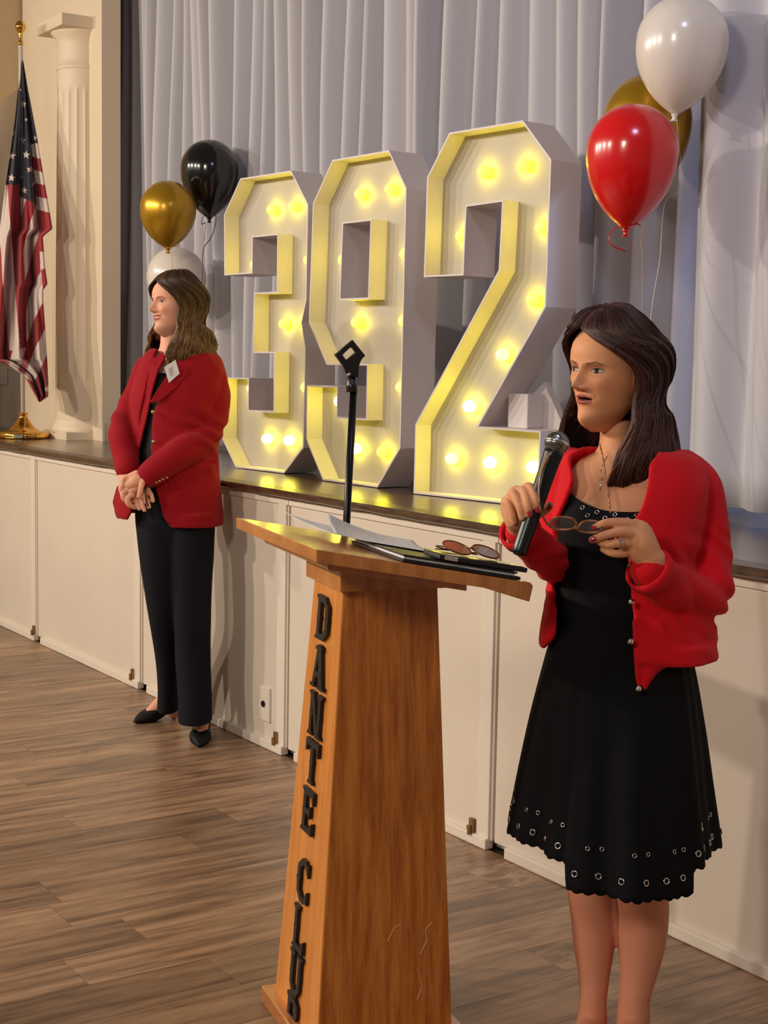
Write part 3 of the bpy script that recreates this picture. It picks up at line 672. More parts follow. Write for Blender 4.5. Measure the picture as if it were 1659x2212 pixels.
YR = [(130, 50), (196, 61), (310, 82), (400, 97), (457, 107), (494, 113), (506, 98), (512, 92), (536, 94), (578, 97), (613, 102), (626, 93), (651, 93), (705, 97), (763, 101), (826, 104), (856, 104), (868, 87)]
YL = [(130, 45), (260, 32), (400, 12), (480, 2), (540, -8), (757, -30), (776, -28), (782, 2), (790, 19), (802, 38), (812, 53), (868, 84)]
nu, nv = 130, 430
ys = np.linspace(130, 868, nv); xl = np.interp(ys, *zip(*YL)); xr = np.interp(ys, *zip(*YR))
U = np.linspace(0, 1, nu); XX = xl[:, None] + (xr - xl)[:, None] * U[None, :]; YY = np.repeat(ys[:, None], nu, 1)
colr = np.tile(np.array(RED), (nv, nu, 1)).astype(float)
for c, P in polys: colr[pip(P)(XX, YY)] = c
V = []
for i in range(nv):
    tv = i / nv; A = .012 + .055 * min(1, tv * 1.6)
    for j in range(nu):
        u = U[j]
        dz = A * math.sin(2 * math.pi * (2.6 * u + .35 * tv) + .6) + .35 * A * math.sin(2 * math.pi * (6.3 * u - .8 * tv)) - .02 - .03 * tv
        V.append(at(XX[i, j], YY[i, j], FD - .03 + dz))
Fc = [(i * nu + j, i * nu + j + 1, (i + 1) * nu + j + 1, (i + 1) * nu + j) for i in range(nv - 1) for j in range(nu - 1)]
M_flag = mat('flag_cloth', (1, 1, 1, 1), .75, sheen=.2); nt = M_flag.node_tree; ca = nt.nodes.new('ShaderNodeVertexColor'); ca.layer_name = 'print'; nt.links.new(ca.outputs[0], nt.nodes['Principled BSDF'].inputs['Base Color'])
flag = mesh_obj('flag', V, Fc, M_flag, None, True)
at_ = flag.data.color_attributes.new('print', 'FLOAT_COLOR', 'POINT'); at_.data.foreach_set('color', np.concatenate([colr.reshape(-1, 3), np.ones((nu * nv, 1))], 1).ravel())
flag['label'] = 'stars and stripes flag hanging in folds from the pole at far left'; flag['category'] = 'flag'
md = flag.modifiers.new('t', 'SOLIDIFY'); md.thickness = .0015

# ------------------------------------------------------------------ people: shared tools
def skin_mat(name, base):
    m = mat(name, base, .55, spec=.16, sss=0, bump=.05, bscale=350); nt = m.node_tree; b = nt.nodes['Principled BSDF']
    ca = nt.nodes.new('ShaderNodeVertexColor'); ca.layer_name = 'skin'
    nt.links.new(ca.outputs[0], b.inputs['Base Color']); return m
def ring(px0, px1, py, dep, hd, e=2.3, yaw=0):
    c = at((px0 + px1) / 2, py, dep); return (c, abs(px1 - px0) / 2 / F_PX * dep, hd, e, yaw)
def sup(th, a, b, e):
    c, s = math.cos(th), math.sin(th)
    return a * math.copysign(abs(c) ** (2 / e), c), b * math.copysign(abs(s) ** (2 / e), s)
def interp_rings(rings, n):
    P = [list(r[0]) + [r[1], r[2], r[3], r[4]] + list(r[5:]) for r in rings]
    return [(Vector(q[:3]),) + tuple(float(x) for x in q[3:]) for q in smooth_path(P, n)]
def loft(rings, n=48, sub=4):
    R = interp_rings(rings, sub) if sub else rings; V = []; Fc = []
    for c, a, b, e, yaw in R:
        for k in range(n):
            x, y = sup(2 * math.pi * k / n, a, b, max(1.6, e)); cy_, sy_ = math.cos(yaw), math.sin(yaw)
            V.append(c + GR * (x * cy_ - y * sy_) - GF * (x * sy_ + y * cy_))
    for i in range(len(R) - 1):
        for k in range(n):
            k2 = (k + 1) % n; Fc.append((i * n + k, i * n + k2, (i + 1) * n + k2, (i + 1) * n + k))
    Fc.append(tuple(range(n))[::-1]); Fc.append(tuple(range((len(R) - 1) * n, len(R) * n)))
    return V, Fc
def limb(pts, n=16, sub=5):
    """pts: (Vector, radius[, flatness])"""
    P = smooth_path([list(p[0]) + [p[1]] for p in pts], sub)
    # round ends
    C_ = [Vector(q[:3]) for q in P]; r = [float(q[3]) for q in P]
    d0 = (C_[0] - C_[1]).normalized(); d1 = (C_[-1] - C_[-2]).normalized()
    A = [C_[0] + d0 * r[0] * k for k in (.85, .5)]; B = [C_[-1] + d1 * r[-1] * k for k in (.5, .85)]
    return tube(A + C_ + B, [r[0] * .5, r[0] * .86] + r + [r[-1] * .86, r[-1] * .5], n)
def vox(parts, size, smooth=6, fac=.5):
    V, Fc = join(parts); me = bpy.data.meshes.new('tmp'); me.from_pydata([tuple(v) for v in V], [], Fc)
    bm = bmesh.new(); bm.from_mesh(me); bmesh.ops.recalc_face_normals(bm, faces=bm.faces); bm.to_mesh(me); bm.free()
    o = bpy.data.objects.new('tmp', me); COL.objects.link(o)
    md = o.modifiers.new('r', 'REMESH'); md.mode = 'VOXEL'; md.voxel_size = size
    if smooth: s = o.modifiers.new('s', 'SMOOTH'); s.iterations = smooth; s.factor = fac
    ev = o.evaluated_get(bpy.context.evaluated_depsgraph_get()); m2 = bpy.data.meshes.new_from_object(ev)
    n = len(m2.vertices); co = np.zeros(n * 3); m2.vertices.foreach_get('co', co)
    fc = [tuple(p.vertices) for p in m2.polygons]
    bpy.data.objects.remove(o); bpy.data.meshes.remove(m2)
    return co.reshape(-1, 3), fc
def displace(V, Fc, fn):
    me = bpy.data.meshes.new('t'); me.from_pydata(V.tolist() if hasattr(V, 'tolist') else [tuple(v) for v in V], [], Fc); me.update()
    nr = np.zeros(len(V) * 3); me.vertices.foreach_get('normal', nr); nr = nr.reshape(-1, 3)
    V = np.asarray([tuple(v) for v in V], float); d = np.array([fn(Vector(v)) for v in V])
    bpy.data.meshes.remove(me); return V + nr * d[:, None]
def sub_parent(o, root):
    o.parent = root; o.matrix_parent_inverse = root.matrix_world.inverted(); return o
def pmesh(name, VF, m, root, smooth=True):
    o = mesh_obj(name, VF[0], VF[1], m, None, smooth); return sub_parent(o, root)

# ---- head -----------------------------------------------------------------
_tab = {}
def I(z, tab):
    k = id(tab)
    if k not in _tab:
        g = np.linspace(tab[0][0] - .02, tab[-1][0] + .02, 900); y = np.interp(g, [t[0] for t in tab], [t[1] for t in tab])
        sg = .0048 if tab in (FR, BK, WD) else .0016; kx = np.arange(-60, 61) * (g[1] - g[0]); kk = np.exp(-(kx / sg) ** 2); kk /= kk.sum()
        ys = np.convolve(np.pad(y, 60, mode='edge'), kk, 'valid')
        if tab in (FR, BK, WD):
            m = np.clip((g - .200) / .015, 0, 1); ys = ys * (1 - m) + y * m
        _tab[k] = (g, ys, tab)
    return np.interp(z, _tab[k][0], _tab[k][1])
FR = [(-.014, .046), (-.008, .062), (0, .075), (.010, .082), (.020, .083), (.034, .0775), (.050, .080), (.066, .081), (.080, .083), (.100, .085), (.118, .086), (.130, .089), (.150, .090), (.170, .084), (.190, .071), (.207, .051), (.219, .027), (.2255, .0)]
BK = [(-.014, -.038), (-.008, -.025), (0, -.012), (.02, .012), (.04, .036), (.06, .064), (.09, .089), (.12, .098), (.15, .096), (.18, .078), (.205, .048), (.219, .024), (.2255, 0)]
WD = [(-.014, .014), (-.008, .024), (0, .027), (.012, .035), (.025, .0435), (.045, .0535), (.065, .0615), (.09, .068), (.115, .0715), (.14, .073), (.165, .070), (.19, .058), (.207, .042), (.219, .024), (.2255, .0)]
def g2(x, z, cx_, cz, sx, sz): return np.exp(-((x - cx_) / sx) ** 2 - ((z - cz) / sz) ** 2)
def build_head(P):
    zs = np.concatenate([np.linspace(-.014, .035, 36)[:-1], np.linspace(.035, .140, 110)[:-1], np.linspace(.140, .2253, 50)])
    th = np.concatenate([np.linspace(-math.pi / 2, math.pi / 2, 150)[:-1], np.linspace(math.pi / 2, 3 * math.pi / 2, 50)[:-1]])
    Zg, T = np.meshgrid(zs, th, indexing='ij')
    f, b, w = I(Zg, FR), I(Zg, BK), I(Zg, WD)
    front = np.cos(T) >= 0
    # smooth tables a little
    c = np.cos(T); s = np.sin(T)
    X = w * s
    pw = np.interp(Zg, [0, .03, .075, .1], [1.25, 1.1, .88, .82])
    Y = np.where(front, -f * np.abs(c) ** pw, b * np.abs(c) ** .9)
    # centre the section on the mean for negative back (throat rows)
    xr = X; ax = np.abs(X)
    nz = P.get('nose', 1.0)
    An = I(Zg, [(.060, 0), (.068, .001), (.073, .008), (.077, .018), (.081, .0245), (.086, .0235), (.094, .0175), (.104, .0115), (.114, .0065), (.122, .003), (.130, 0)]) * nz
    Sn = I(Zg, [(.06, .012), (.080, .0105), (.09, .0085), (.105, .0075), (.12, .008)])
    d = An * np.exp(-np.abs(X / Sn) ** 2.2)
    d += .0095 * g2(ax, Zg, .0125, .0775, .0052, .0055)
    d += -.004 * g2(ax, Zg, .0068, .0715, .003, .0022)                      # nostril hollows
    ez = .1125; exx = .0315
    d += -.0105 * g2(ax, Zg, .030, ez + .001, .0175, .0105) - .005 * g2(ax, Zg, .0165, ez + .003, .007, .008)
    d += .0068 * g2(ax, Zg, exx, ez - .0005, .0118, .0078)                  # eyeball bulge
    d += .0034 * g2(ax, Zg, .030, .1275, .019, .0052)
    d += .0045 * g2(ax, Zg, .043, .090, .015, .015) + P.get('cheek', 0) * g2(ax, Zg, .036, .078, .012, .011)
    d += -.0016 * g2(ax, Zg, .0 + .026 + (.075 - Zg) * .25, Zg, .0035, 1) * np.exp(-((Zg - .066) / .011) ** 4)   # nasolabial fold
    mo, mw, cu = P['open'], P['mw'], P['curve']
    line = .0555 + cu * (ax / .026) ** 2
    hw = mw
    prof_ = np.clip(1 - (ax / hw) ** 2, 0, 1)
    ope = mo * np.sqrt(prof_)                                                # half-opening
    up = Zg - (line + ope); lo_ = (line - ope) - Zg
    lipu, lipl = .0066, .0082
    d += np.where((up > -.0005), .0058 * np.exp(-((up - lipu * .42) / (lipu * .55)) ** 2) * prof_ ** .6, 0)
    d += np.where((lo_ > -.0005), .0066 * np.exp(-((lo_ - lipl * .45) / (lipl * .55)) ** 2) * prof_ ** .6, 0)
    inside = (np.abs(Zg - line) < ope) & (ax < hw)
    teeth = inside & (Zg > line - ope * P.get('teeth_lo', .3)) if P['teeth'] else inside & (Zg > line + ope * .55)
    d += np.where(inside, -.004 if P['teeth'] else -.009, 0) - .0022 * np.exp(-((Zg - line) / .0016) ** 2) * (ax < hw * 1.02) * (mo < .001)
    d += -.0012 * g2(ax, Zg, hw * 1.05, .0555 + cu, .004, .004)
    d += .003 * g2(X, Zg, 0, .013, .014, .010) - .0012 * g2(X, Zg, 0, .067, .003, .005)
    wgt = np.where(front, np.clip(np.cos(T) * 2.2, 0, 1), 0)
    Y = Y - d * wgt
    # temples hollow, jaw squareness
    Xs = X + np.sign(X) * (.0035 * g2(np.abs(Y), Zg, .012, .035, .03, .018)) 
    col = np.tile(np.array(P['skin'][:3]), X.shape + (1,)).astype(float)
    def mix(mask, c, k=1.0):
        m = (mask * k)[..., None] if mask.dtype != bool else (mask.astype(float) * k)[..., None]
        col[:] = col * (1 - m) + np.array(c[:3]) * m
    sm = lambda v, a, b_: np.clip((v - a) / (b_ - a), 0, 1)
    F_ = front & (np.cos(T) > .12)
    mix(np.where(F_, .55 * g2(ax, Zg, .040, .080, .017, .017), 0), P['blush'])
    mix(np.where(F_, .35 * g2(ax, Zg, 0, .080, .012, .010), 0), P['blush'])
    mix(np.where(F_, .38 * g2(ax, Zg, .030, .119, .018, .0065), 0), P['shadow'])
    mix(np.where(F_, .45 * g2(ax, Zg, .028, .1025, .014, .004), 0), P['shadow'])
    # lips
    lipm = F_ & (ax < hw * 1.03) & (((up >= 0) & (up < lipu * prof_ ** .55)) | ((lo_ >= 0) & (lo_ < lipl * prof_ ** .5)))
    mix(lipm, P['lip'], .9)
    mix(F_ & inside, srgb(60, 22, 22)); mix(F_ & teeth, srgb(232, 216, 200))
    if mo < .001: mix(F_ & (np.abs(Zg - line) < .0009) & (ax < hw), srgb(90, 40, 38), .8)
    mix(F_ & (g2(ax, Zg, .0068, .0715, .0032, .0022) > .45), srgb(70, 34, 26), .8)
    # eyes (almond), gaze g
    ex_ = ax - exx; g = P.get('gaze', 0)
    u = ex_ / .0142
    uplid = ez + .0052 * np.sqrt(np.clip(1 - u ** 2, 0, 1)) * P.get('eye_open', 1) + .0006 * u; dnlid = ez - .0036 * np.sqrt(np.clip(1 - u ** 2, 0, 1)) * P.get('eye_open', 1) + .0008 * u
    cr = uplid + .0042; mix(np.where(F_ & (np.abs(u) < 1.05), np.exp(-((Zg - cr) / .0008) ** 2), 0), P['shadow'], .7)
    # brows
    bz = .1262 + .0045 * sm(ax, .014, .036) - .007 * sm(ax, .036, .050)
    mix(np.where(F_, np.exp(-((Zg - bz) / (.0026 - .0013 * sm(ax, .03, .05))) ** 2) * sm(ax, .011, .016) * (1 - sm(ax, .044, .051)), 0), P['brow'], .85)
    n, m = X.shape
    def surf(x, z):
        i = int(np.clip(np.searchsorted(zs, z) - 1, 0, n - 2)); t = (z - zs[i]) / (zs[i + 1] - zs[i])
        return (1 - t) * np.interp(x, Xs[i, :150], Y[i, :150]) + t * np.interp(x, Xs[i + 1, :150], Y[i + 1, :150])
    P['surf'] = surf
    V = np.stack([Xs, Y, Zg], -1).reshape(-1, 3); C = col.reshape(-1, 3)
    Fc = []
    for i in range(n - 1):
        for k in range(m):
            k2 = (k + 1) % m; Fc.append((i * m + k, i * m + k2, (i + 1) * m + k2, (i + 1) * m + k))
    Fc.append(tuple(range(m))[::-1]); Fc.append(tuple(range((n - 1) * m, n * m)))
    # ears: a shell with rim, concha and lobe
    for sx in (-1, 1):
        o = len(V); nn_, mm = 22, 14; ev = []; 
        for i in range(nn_):
            a = 2 * math.pi * i / nn_
            oy = .016 * math.cos(a) * (1.0 if math.sin(a) > 0 else .78); oz = .030 * math.sin(a)
            for j in range(mm):
                r = j / (mm - 1)
                h = .006 + .010 * (r ** 2) + .004 * math.exp(-((r - .85) / .12) ** 2) - .006 * math.exp(-((r - .45) / .25) ** 2)
                ev.append((sx * (.0665 + h * (1.0 if math.cos(a) > -.4 else .45)), .006 + oy * r, .090 + oz * r))
        V = np.concatenate([V, np.array(ev)]); C = np.concatenate([C, np.tile(np.array(P['skin'][:3]) * .96, (len(ev), 1))])
        for i in range(nn_):
            for j in range(mm - 1):
                i2 = (i + 1) % nn_; q = (o + i * mm + j, o + i2 * mm + j, o + i2 * mm + j + 1, o + i * mm + j + 1); Fc.append(q if sx > 0 else q[::-1])
    return V, Fc, C
M_eye = bpy.data.materials.new('eye_surface'); M_eye.use_nodes = True
_n = M_eye.node_tree; _c = _n.nodes.new('ShaderNodeVertexColor'); _c.layer_name = 'tint'; _n.links.new(_c.outputs[0], _n.nodes['Principled BSDF'].inputs['Base Color'])
_n.nodes['Principled BSDF'].inputs['Roughness'].default_value = .3; _n.nodes['Principled BSDF'].inputs['Specular IOR Level'].default_value = .12
M_lash = mat('dark_lashes', srgb(24, 14, 12), .7, spec=.1)
def build_eyes(P, M, root):
    """an almond of visible eyeball on each side, with an upper lash line and a lower lid rim"""
    ez, exx, eo, g = .1125, .0315, P.get('eye_open', 1), P.get('gaze', 0); surf = P['surf']
    for sx in (-1, 1):
        V, C, Fc = [], [], []; nu, nv = 44, 20; top, bot = [], []
        for a in range(nu + 1):
            u = -1 + 2 * a / nu; w = math.sqrt(max(0, 1 - abs(u) ** 2.2)); x = exx + u * .0142
            zu = ez + .0052 * w * eo + .0006 * u; zd = ez - .0036 * w * eo + .0008 * u
            for b2 in range(nv + 1):
                z = zd + (zu - zd) * b2 / nv; y = surf(sx * x, z) - .0004
                V.append(M @ Vector((sx * x, y, z)))
                ir = math.hypot(sx * x - sx * exx - g, z - ez - .0008); k = min(1, max(0, (.0060 - ir) / .0006)); c = [P.get('sclera', srgb(176, 160, 150))[i] * (1 - k) + P['iris'][i] * k for i in range(3)]
                k = min(1, max(0, (.0027 - ir) / .0004)); c = [c[i] * (1 - k) + .003 * k for i in range(3)]
                sh = .55 + .45 * min(1, (zu - z) / .0022); C.append([q * sh for q in c] if False else c)
            top.append(M @ Vector((sx * x, surf(sx * x, zu) - .0010, zu + .0003))); bot.append(M @ Vector((sx * x, surf(sx * x, zd) - .0004, zd)))
        for a in range(nu):
            for b2 in range(nv): q = a * (nv + 1) + b2; Fc.append((q, q + nv + 1, q + nv + 2, q + 1))
        o = pmesh('eye', (V, Fc), M_eye, root); set_col(o, 'tint', C)
        r = [(.0008 * (1 - .6 * abs(2 * i / nu - 1) ** 3)) * M.to_scale().x for i in range(nu + 1)]
        v, f = tube(top, r, 6); under(mesh_obj('eyelashes', v, f, M_lash, None, True), o)
        v, f = tube(bot, [q * .45 for q in r], 6); under(mesh_obj('lower_lid_line', v, f, M_lash, None, True), o)
def under(o, parent):
    """child of a part whose own transform is identity under the root"""
    o.parent = parent; o.matrix_parent_inverse = Matrix.Identity(4); return o
def skull_pt(th, z, off):
    """th from the front (0) round to the back (pi); sign gives the side"""
    zc = min(max(z, -.01), .2250); f, b, w = float(I(zc, FR)), float(I(zc, BK)), float(I(zc, WD))
    c, s = math.cos(th), math.sin(th)
    if z < .07:                                                            # hair hangs free below the ears
        k = min(1, (.07 - z) / .05); w = w * (1 - k) + .066 * k; b = b * (1 - k) + .080 * k; f = f * (1 - k) + .058 * k
    x = (w + off) * s; y = -(f + off) * abs(c) ** .82 if c > 0 else (b + off) * abs(c) ** .9
    zo = z + (off * .75 if z > .19 else 0) * min(1, (z - .19) / .03 if z > .19 else 0)
    return Vector((x, y, zo))
def build_hair(P, seed):
    rnd = random.Random(seed); VV = []; FF = []; CC = []
    zt = P['tip']
    def path(side, q, lay, jit):
        edge = P['edge_l'] if side > 0 else P['edge_r']
        pts = []; n = P.get('n', 26); ztip = zt + (rnd.uniform(-.018, .032) if jit else 0) + P.get('front_up', .02) * (1 - q) + P.get('back_up', 0) * q
        ph = rnd.uniform(0, 6.28) if P['wave'] > 0 and jit else 0; phq = q * 9
        for i in range(n):
            t = i / (n - 1); z = .2252 - (.2252 - ztip) * (t ** 1.25)
            e = float(np.interp(z, [a for a, _ in edge], [b_ for _, b_ in edge])); th = e + q * (math.pi - e)
            off = float(np.interp(z, [a for a, _ in P['vol']], [b_ for _, b_ in P['vol']])) * (1 - .25 * (1 - q)) * (1 + P.get('back', 0) * q ** 1.5) - lay
            wv_ = P['wave'] * min(1, max(0, (.15 - z) / .10))
            off += wv_ * math.sin(z * P.get('wf', 95) + phq + .35 * ph); th += wv_ * 3.5 * math.sin(z * P.get('wf', 95) * .8 + phq * 1.3 + 1 + .35 * ph)
            off += .0015 * math.sin(40 * z + q * 40)
            p = skull_pt(th, z, max(.004, off)); 
            p.x = p.x * side
            if z > .17: p.x += P['part'] * min(1, (z - .17) / .05)
            pts.append(p)
        return pts
    # opaque under-layer
    nq = 40; grid = []
    for side in (-1, 1):
        P0 = [path(side, .07 + .93 * q / nq, .008, False) for q in range(nq + 1)]
        o = len(VV); n = len(P0[0])
        for row in P0: VV += row; CC += [tuple(x * .5 for x in P['dark'])] * n
        for a in range(nq):
            for i in range(n - 1): FF.append((o + a * n + i, o + (a + 1) * n + i, o + (a + 1) * n + i + 1, o + a * n + i + 1))
    for k in range(P['count']):
        side = 1 if rnd.random() < P.get('bias', .62) else -1; q = rnd.random() ** .9
        pts = path(side, q, rnd.uniform(-.0025, .005), True)
        w0 = rnd.uniform(.0012, .0036); m = len(pts)
        rad = [(w0 * (1 if i < m * .7 else max(.15, 1 - (i - m * .7) / (m * .32))), .0010) for i in range(m)]
        ctr = Vector((0, 0, 0)); 
        # flatten against the head: use radial direction of mid point
        mid = pts[m // 2]; v, f = tube(pts, rad, 4, True, flat=(mid.x, mid.y, 0.02))
        kr = rnd.random() ** 1.6; c = [P['c0'][i] + (P['c1'][i] - P['c0'][i]) * kr for i in range(3)]
        hl = P.get('hl', 0) * rnd.random()
        o = len(VV); VV += v; FF += [tuple(a + o for a in g) for g in f]
        for i in range(m):
            t = i / (m - 1); kk = max(0, t - .35) / .65 * hl
            cc = tuple(c[j] * (1 - kk) + P.get('c2', c)[j] * kk for j in range(3)); CC += [cc] * 4
    return VV, FF, CC
M_hair = bpy.data.materials.new('hair_strands'); M_hair.use_nodes = True; nt = M_hair.node_tree; b = nt.nodes['Principled BSDF']
ca = nt.nodes.new('ShaderNodeVertexColor'); ca.layer_name = 'tint'; nt.links.new(ca.outputs[0], b.inputs['Base Color'])
b.inputs['Roughness'].default_value = .5; b.inputs['Specular IOR Level'].default_value = .3
def set_col(o, name, C):
    a = o.data.color_attributes.new(name, 'FLOAT_COLOR', 'POINT'); C = np.asarray(C, float)[:, :3]
    a.data.foreach_set('color', np.concatenate([C, np.ones((len(C), 1))], 1).ravel())
def place_head(eye_px, dep, scale, yaw, pitch, roll):
    """yaw: degrees turned to image left from facing the camera"""
    f = (-GF * math.cos(math.radians(yaw)) - GR * math.sin(math.radians(yaw)))
    B = Matrix((tuple(f.cross(UP) * -1), tuple(-f), tuple(UP))).transposed()
    # local -y = forward, x = her left
    B = B @ Matrix.Rotation(math.radians(pitch), 3, 'X') @ Matrix.Rotation(math.radians(roll), 3, 'Y')
    e = Vector((0, -.078, .1125)) * scale
    return Matrix.Translation(Vector(at(*eye_px, dep)) - B @ e) @ B.to_4x4() @ Matrix.Scale(scale, 4)

# ------------------------------------------------------------------ speaker, right
RZ = 3.2
SKR = srgb(222, 158, 116)
M_skinR = skin_mat('tanned_skin', SKR)
pr_foot = onz(1330, 2260, 0)
wr = thing('person', 'person in a red cardigan over a black dress speaking into a microphone and holding glasses', 'person', pr_foot)
HR = place_head((1262, 800), 3.15, 1.05, 52, 2, 3)
PR = dict(skin=SKR, blush=srgb(222, 142, 106), shadow=srgb(160, 110, 90), lip=srgb(182, 100, 92), iris=srgb(46, 24, 14), brow=srgb(84, 56, 42), open=.0034, mw=.021, curve=-.001, teeth=False, nose=1.18, gaze=-.001, eye_open=1.0)
hv, hf, hc = build_head(PR)
hv = np.array([tuple(HR @ Vector(v)) for v in hv])
A = lambda x, y, d=0: at(x, y, RZ + d)
mmpx = RZ / F_PX
# torso, neck, legs
neck = [ring(1296, 1368, 905, 3.24, .046, 2), ring(1296, 1366, 940, 3.23, .047, 2), ring(1288, 1376, 975, 3.22, .052, 2), ring(1240, 1450, 1002, 3.22, .062, 2), ring(1222, 1500, 1040, 3.22, .085, 2.2),
        ring(1222, 1494, 1100, 3.22, .100, 2.3), ring(1215, 1476, 1180, 3.22, .105, 2.3), ring(1222, 1450, 1280, 3.22, .095, 2.3), ring(1212, 1462, 1390, 3.22, .110, 2.3), ring(1200, 1470, 1480, 3.22, .115, 2.3), ring(1215, 1465, 1560, 3.22, .11, 2.3), ring(1230, 1455, 1620, 3.22, .09, 2.2)]
legs = [limb([(A(1290, 1540, .02), .075), (A(1283, 1700, .0), .066), (A(1277, 1850, -.01), .053), (A(1274, 1905, -.012), .050), (A(1281, 1975, .01), .049), (A(1283, 2040, .015), .045), (A(1283, 2110, .01), .034), (A(1281, 2165, .0), .0295), (A(1279, 2200, .0), .033), (A(1277, 2232, .012), .030)], 24),
        limb([(A(1390, 1540, -.02), .078), (A(1394, 1700, -.03), .069), (A(1386, 1850, -.04), .059), (A(1384, 1905, -.045), .056), (A(1387, 1965, -.02), .058), (A(1386, 2040, -.015), .051), (A(1378, 2110, -.02), .039), (A(1370, 2160, -.03), .0335), (A(1368, 2200, -.03), .036), (A(1366, 2232, -.02), .031)], 24),
        limb([(A(1277, 2215, .0), .032), (A(1262, 2238, -.05), .030), (A(1240, 2262, -.11), .022)], 16), limb([(A(1366, 2215, -.03), .034), (A(1356, 2242, -.08), .031), (A(1340, 2272, -.15), .022)], 16)]
bR = vox([loft(neck)] + legs, .0045, 8)
# arms and hands, finer
HZ = 2.98                                                     # hands come forward of the body
def HH(x, y, d=0): return at(x, y, HZ + d)
hpx = HZ / F_PX
def finger(pts, r0, r1):
    n = len(pts); return limb([(p, r0 + (r1 - r0) * i / (n - 1)) for i, p in enumerate(pts)], 12, 4)
# right hand (image left) on the microphone
rh = [limb([(HH(1140, 1170, .08), .026), (HH(1122, 1142, .045), .0235), (HH(1112, 1114, .01), .024)], 18),
      limb([(HH(1114, 1122, .0), .024), (HH(1112, 1092, -.002), .0245), (HH(1118, 1070, -.004), .0215)], 18),
      limb([(HH(1100, 1105, .006), .0165), (HH(1098, 1085, .004), .016)], 14), limb([(HH(1128, 1100, -.004), .018), (HH(1134, 1066, -.006), .0155)], 14),
      finger([HH(1132, 1060, -.010), HH(1143, 1052, -.020), HH(1156, 1078, -.044), HH(1160, 1102, -.046)], .0112, .0075),
      finger([HH(1120, 1062, -.012), HH(1131, 1062, -.026), HH(1139, 1088, -.050), HH(1143, 1112, -.050)], .0108, .0072),
      finger([HH(1106, 1070, -.010), HH(1110, 1068, -.026), HH(1122, 1094, -.046), HH(1128, 1118, -.046)], .0104, .0072),
      finger([HH(1096, 1086, -.004), HH(1096, 1086, -.018), HH(1106, 1108, -.028), HH(1112, 1128, -.024)], .0094, .0066),
      finger([HH(1122, 1112, .006), HH(1150, 1112, .018), HH(1174, 1104, .014), HH(1187, 1092, .006)], .0125, .0085)]
# left hand (image right) pinching the glasses
lh = [limb([(HH(1440, 1246, .035), .030), (HH(1412, 1212, .005), .0275), (HH(1396, 1196, .0), .026)], 18),
      limb([(HH(1402, 1200, .0), .026), (HH(1384, 1170, -.004), .028), (HH(1366, 1146, -.006), .0200)], 18),
      limb([(HH(1398, 1210, .004), .020), (HH(1372, 1192, -.002), .019), (HH(1352, 1182, -.006), .0145)], 18), limb([(HH(1404, 1190, .0), .022), (HH(1388, 1148, -.004), .019), (HH(1372, 1136, -.006), .0150)], 18),
      finger([HH(1378, 1136, -.008), HH(1342, 1129, -.018), HH(1306, 1131, -.022), HH(1279, 1143, -.018)], .0118, .0076),
      finger([HH(1376, 1158, -.012), HH(1342, 1149, -.028), HH(1306, 1156, -.030), HH(1279, 1166, -.022)], .0116, .0074),
      finger([HH(1368, 1176, -.010), HH(1340, 1173, -.026), HH(1316, 1176, -.026), HH(1300, 1174, -.016)], .0110, .0074),
      finger([HH(1362, 1192, -.006), HH(1340, 1196, -.020), HH(1318, 1194, -.020), HH(1303, 1187, -.010)], .0098, .0068),
      finger([HH(1392, 1150, .012), HH(1352, 1132, .026), HH(1312, 1134, .018), HH(1285, 1146, .004)], .0125, .0085)]
hR = vox(rh, .0019, 3, .4); hL = vox(lh, .0019, 3, .4)
V = np.concatenate([bR[0], hR[0], hL[0], hv]); o1 = len(bR[0]); o2 = o1 + len(hR[0]); o3 = o2 + len(hL[0])
Fc = bR[1] + [tuple(i + o1 for i in f) for f in hR[1]] + [tuple(i + o2 for i in f) for f in hL[1]] + [tuple(i + o3 for i in f) for f in hf]
body = pmesh('body', (V, Fc), M_skinR, wr)
Cc = np.tile(np.array(SKR[:3]), (len(V), 1)); Cc[o3:] = hc
legm = bR[0][:, 2] < .62; LEGC = np.array(srgb(216, 146, 116)[:3]); Cc[:o1][legm] = LEGC
set_col(body, 'skin', Cc)
build_eyes(PR, HR, wr)
# hair
PH = dict(tip=-.135, front_up=.0, back_up=.075, back=1.15, vol=[(-.14, .022), (-.10, .048), (-.06, .050), (0, .040), (.05, .034), (.10, .030), (.16, .026), (.20, .020), (.2252, .014)], wave=.0022, wf=60, part=-.022, count=2400, n=22, bias=.62,
          edge_l=[(-.12, .75), (-.05, .95), (0, 1.25), (.04, 1.42), (.08, 1.50), (.11, 1.42), (.135, 1.22), (.155, .95), (.172, .60), (.186, .28), (.195, .0), (.2252, .0)],
          edge_r=[(-.12, .55), (-.05, .80), (0, 1.15), (.05, 1.35), (.10, 1.40), (.13, 1.3), (.16, 1.05), (.18, .6), (.195, .1), (.2252, .0)],
          dark=srgb(34, 20, 18)[:3], c0=srgb(38, 22, 20)[:3], c1=srgb(88, 54, 42)[:3], c2=srgb(112, 70, 50)[:3], hl=.7)
v, f, c = build_hair(PH, 5); v = [HR @ p for p in v]
hair = pmesh('hair', (v, f), M_hair, wr); set_col(hair, 'tint', c)
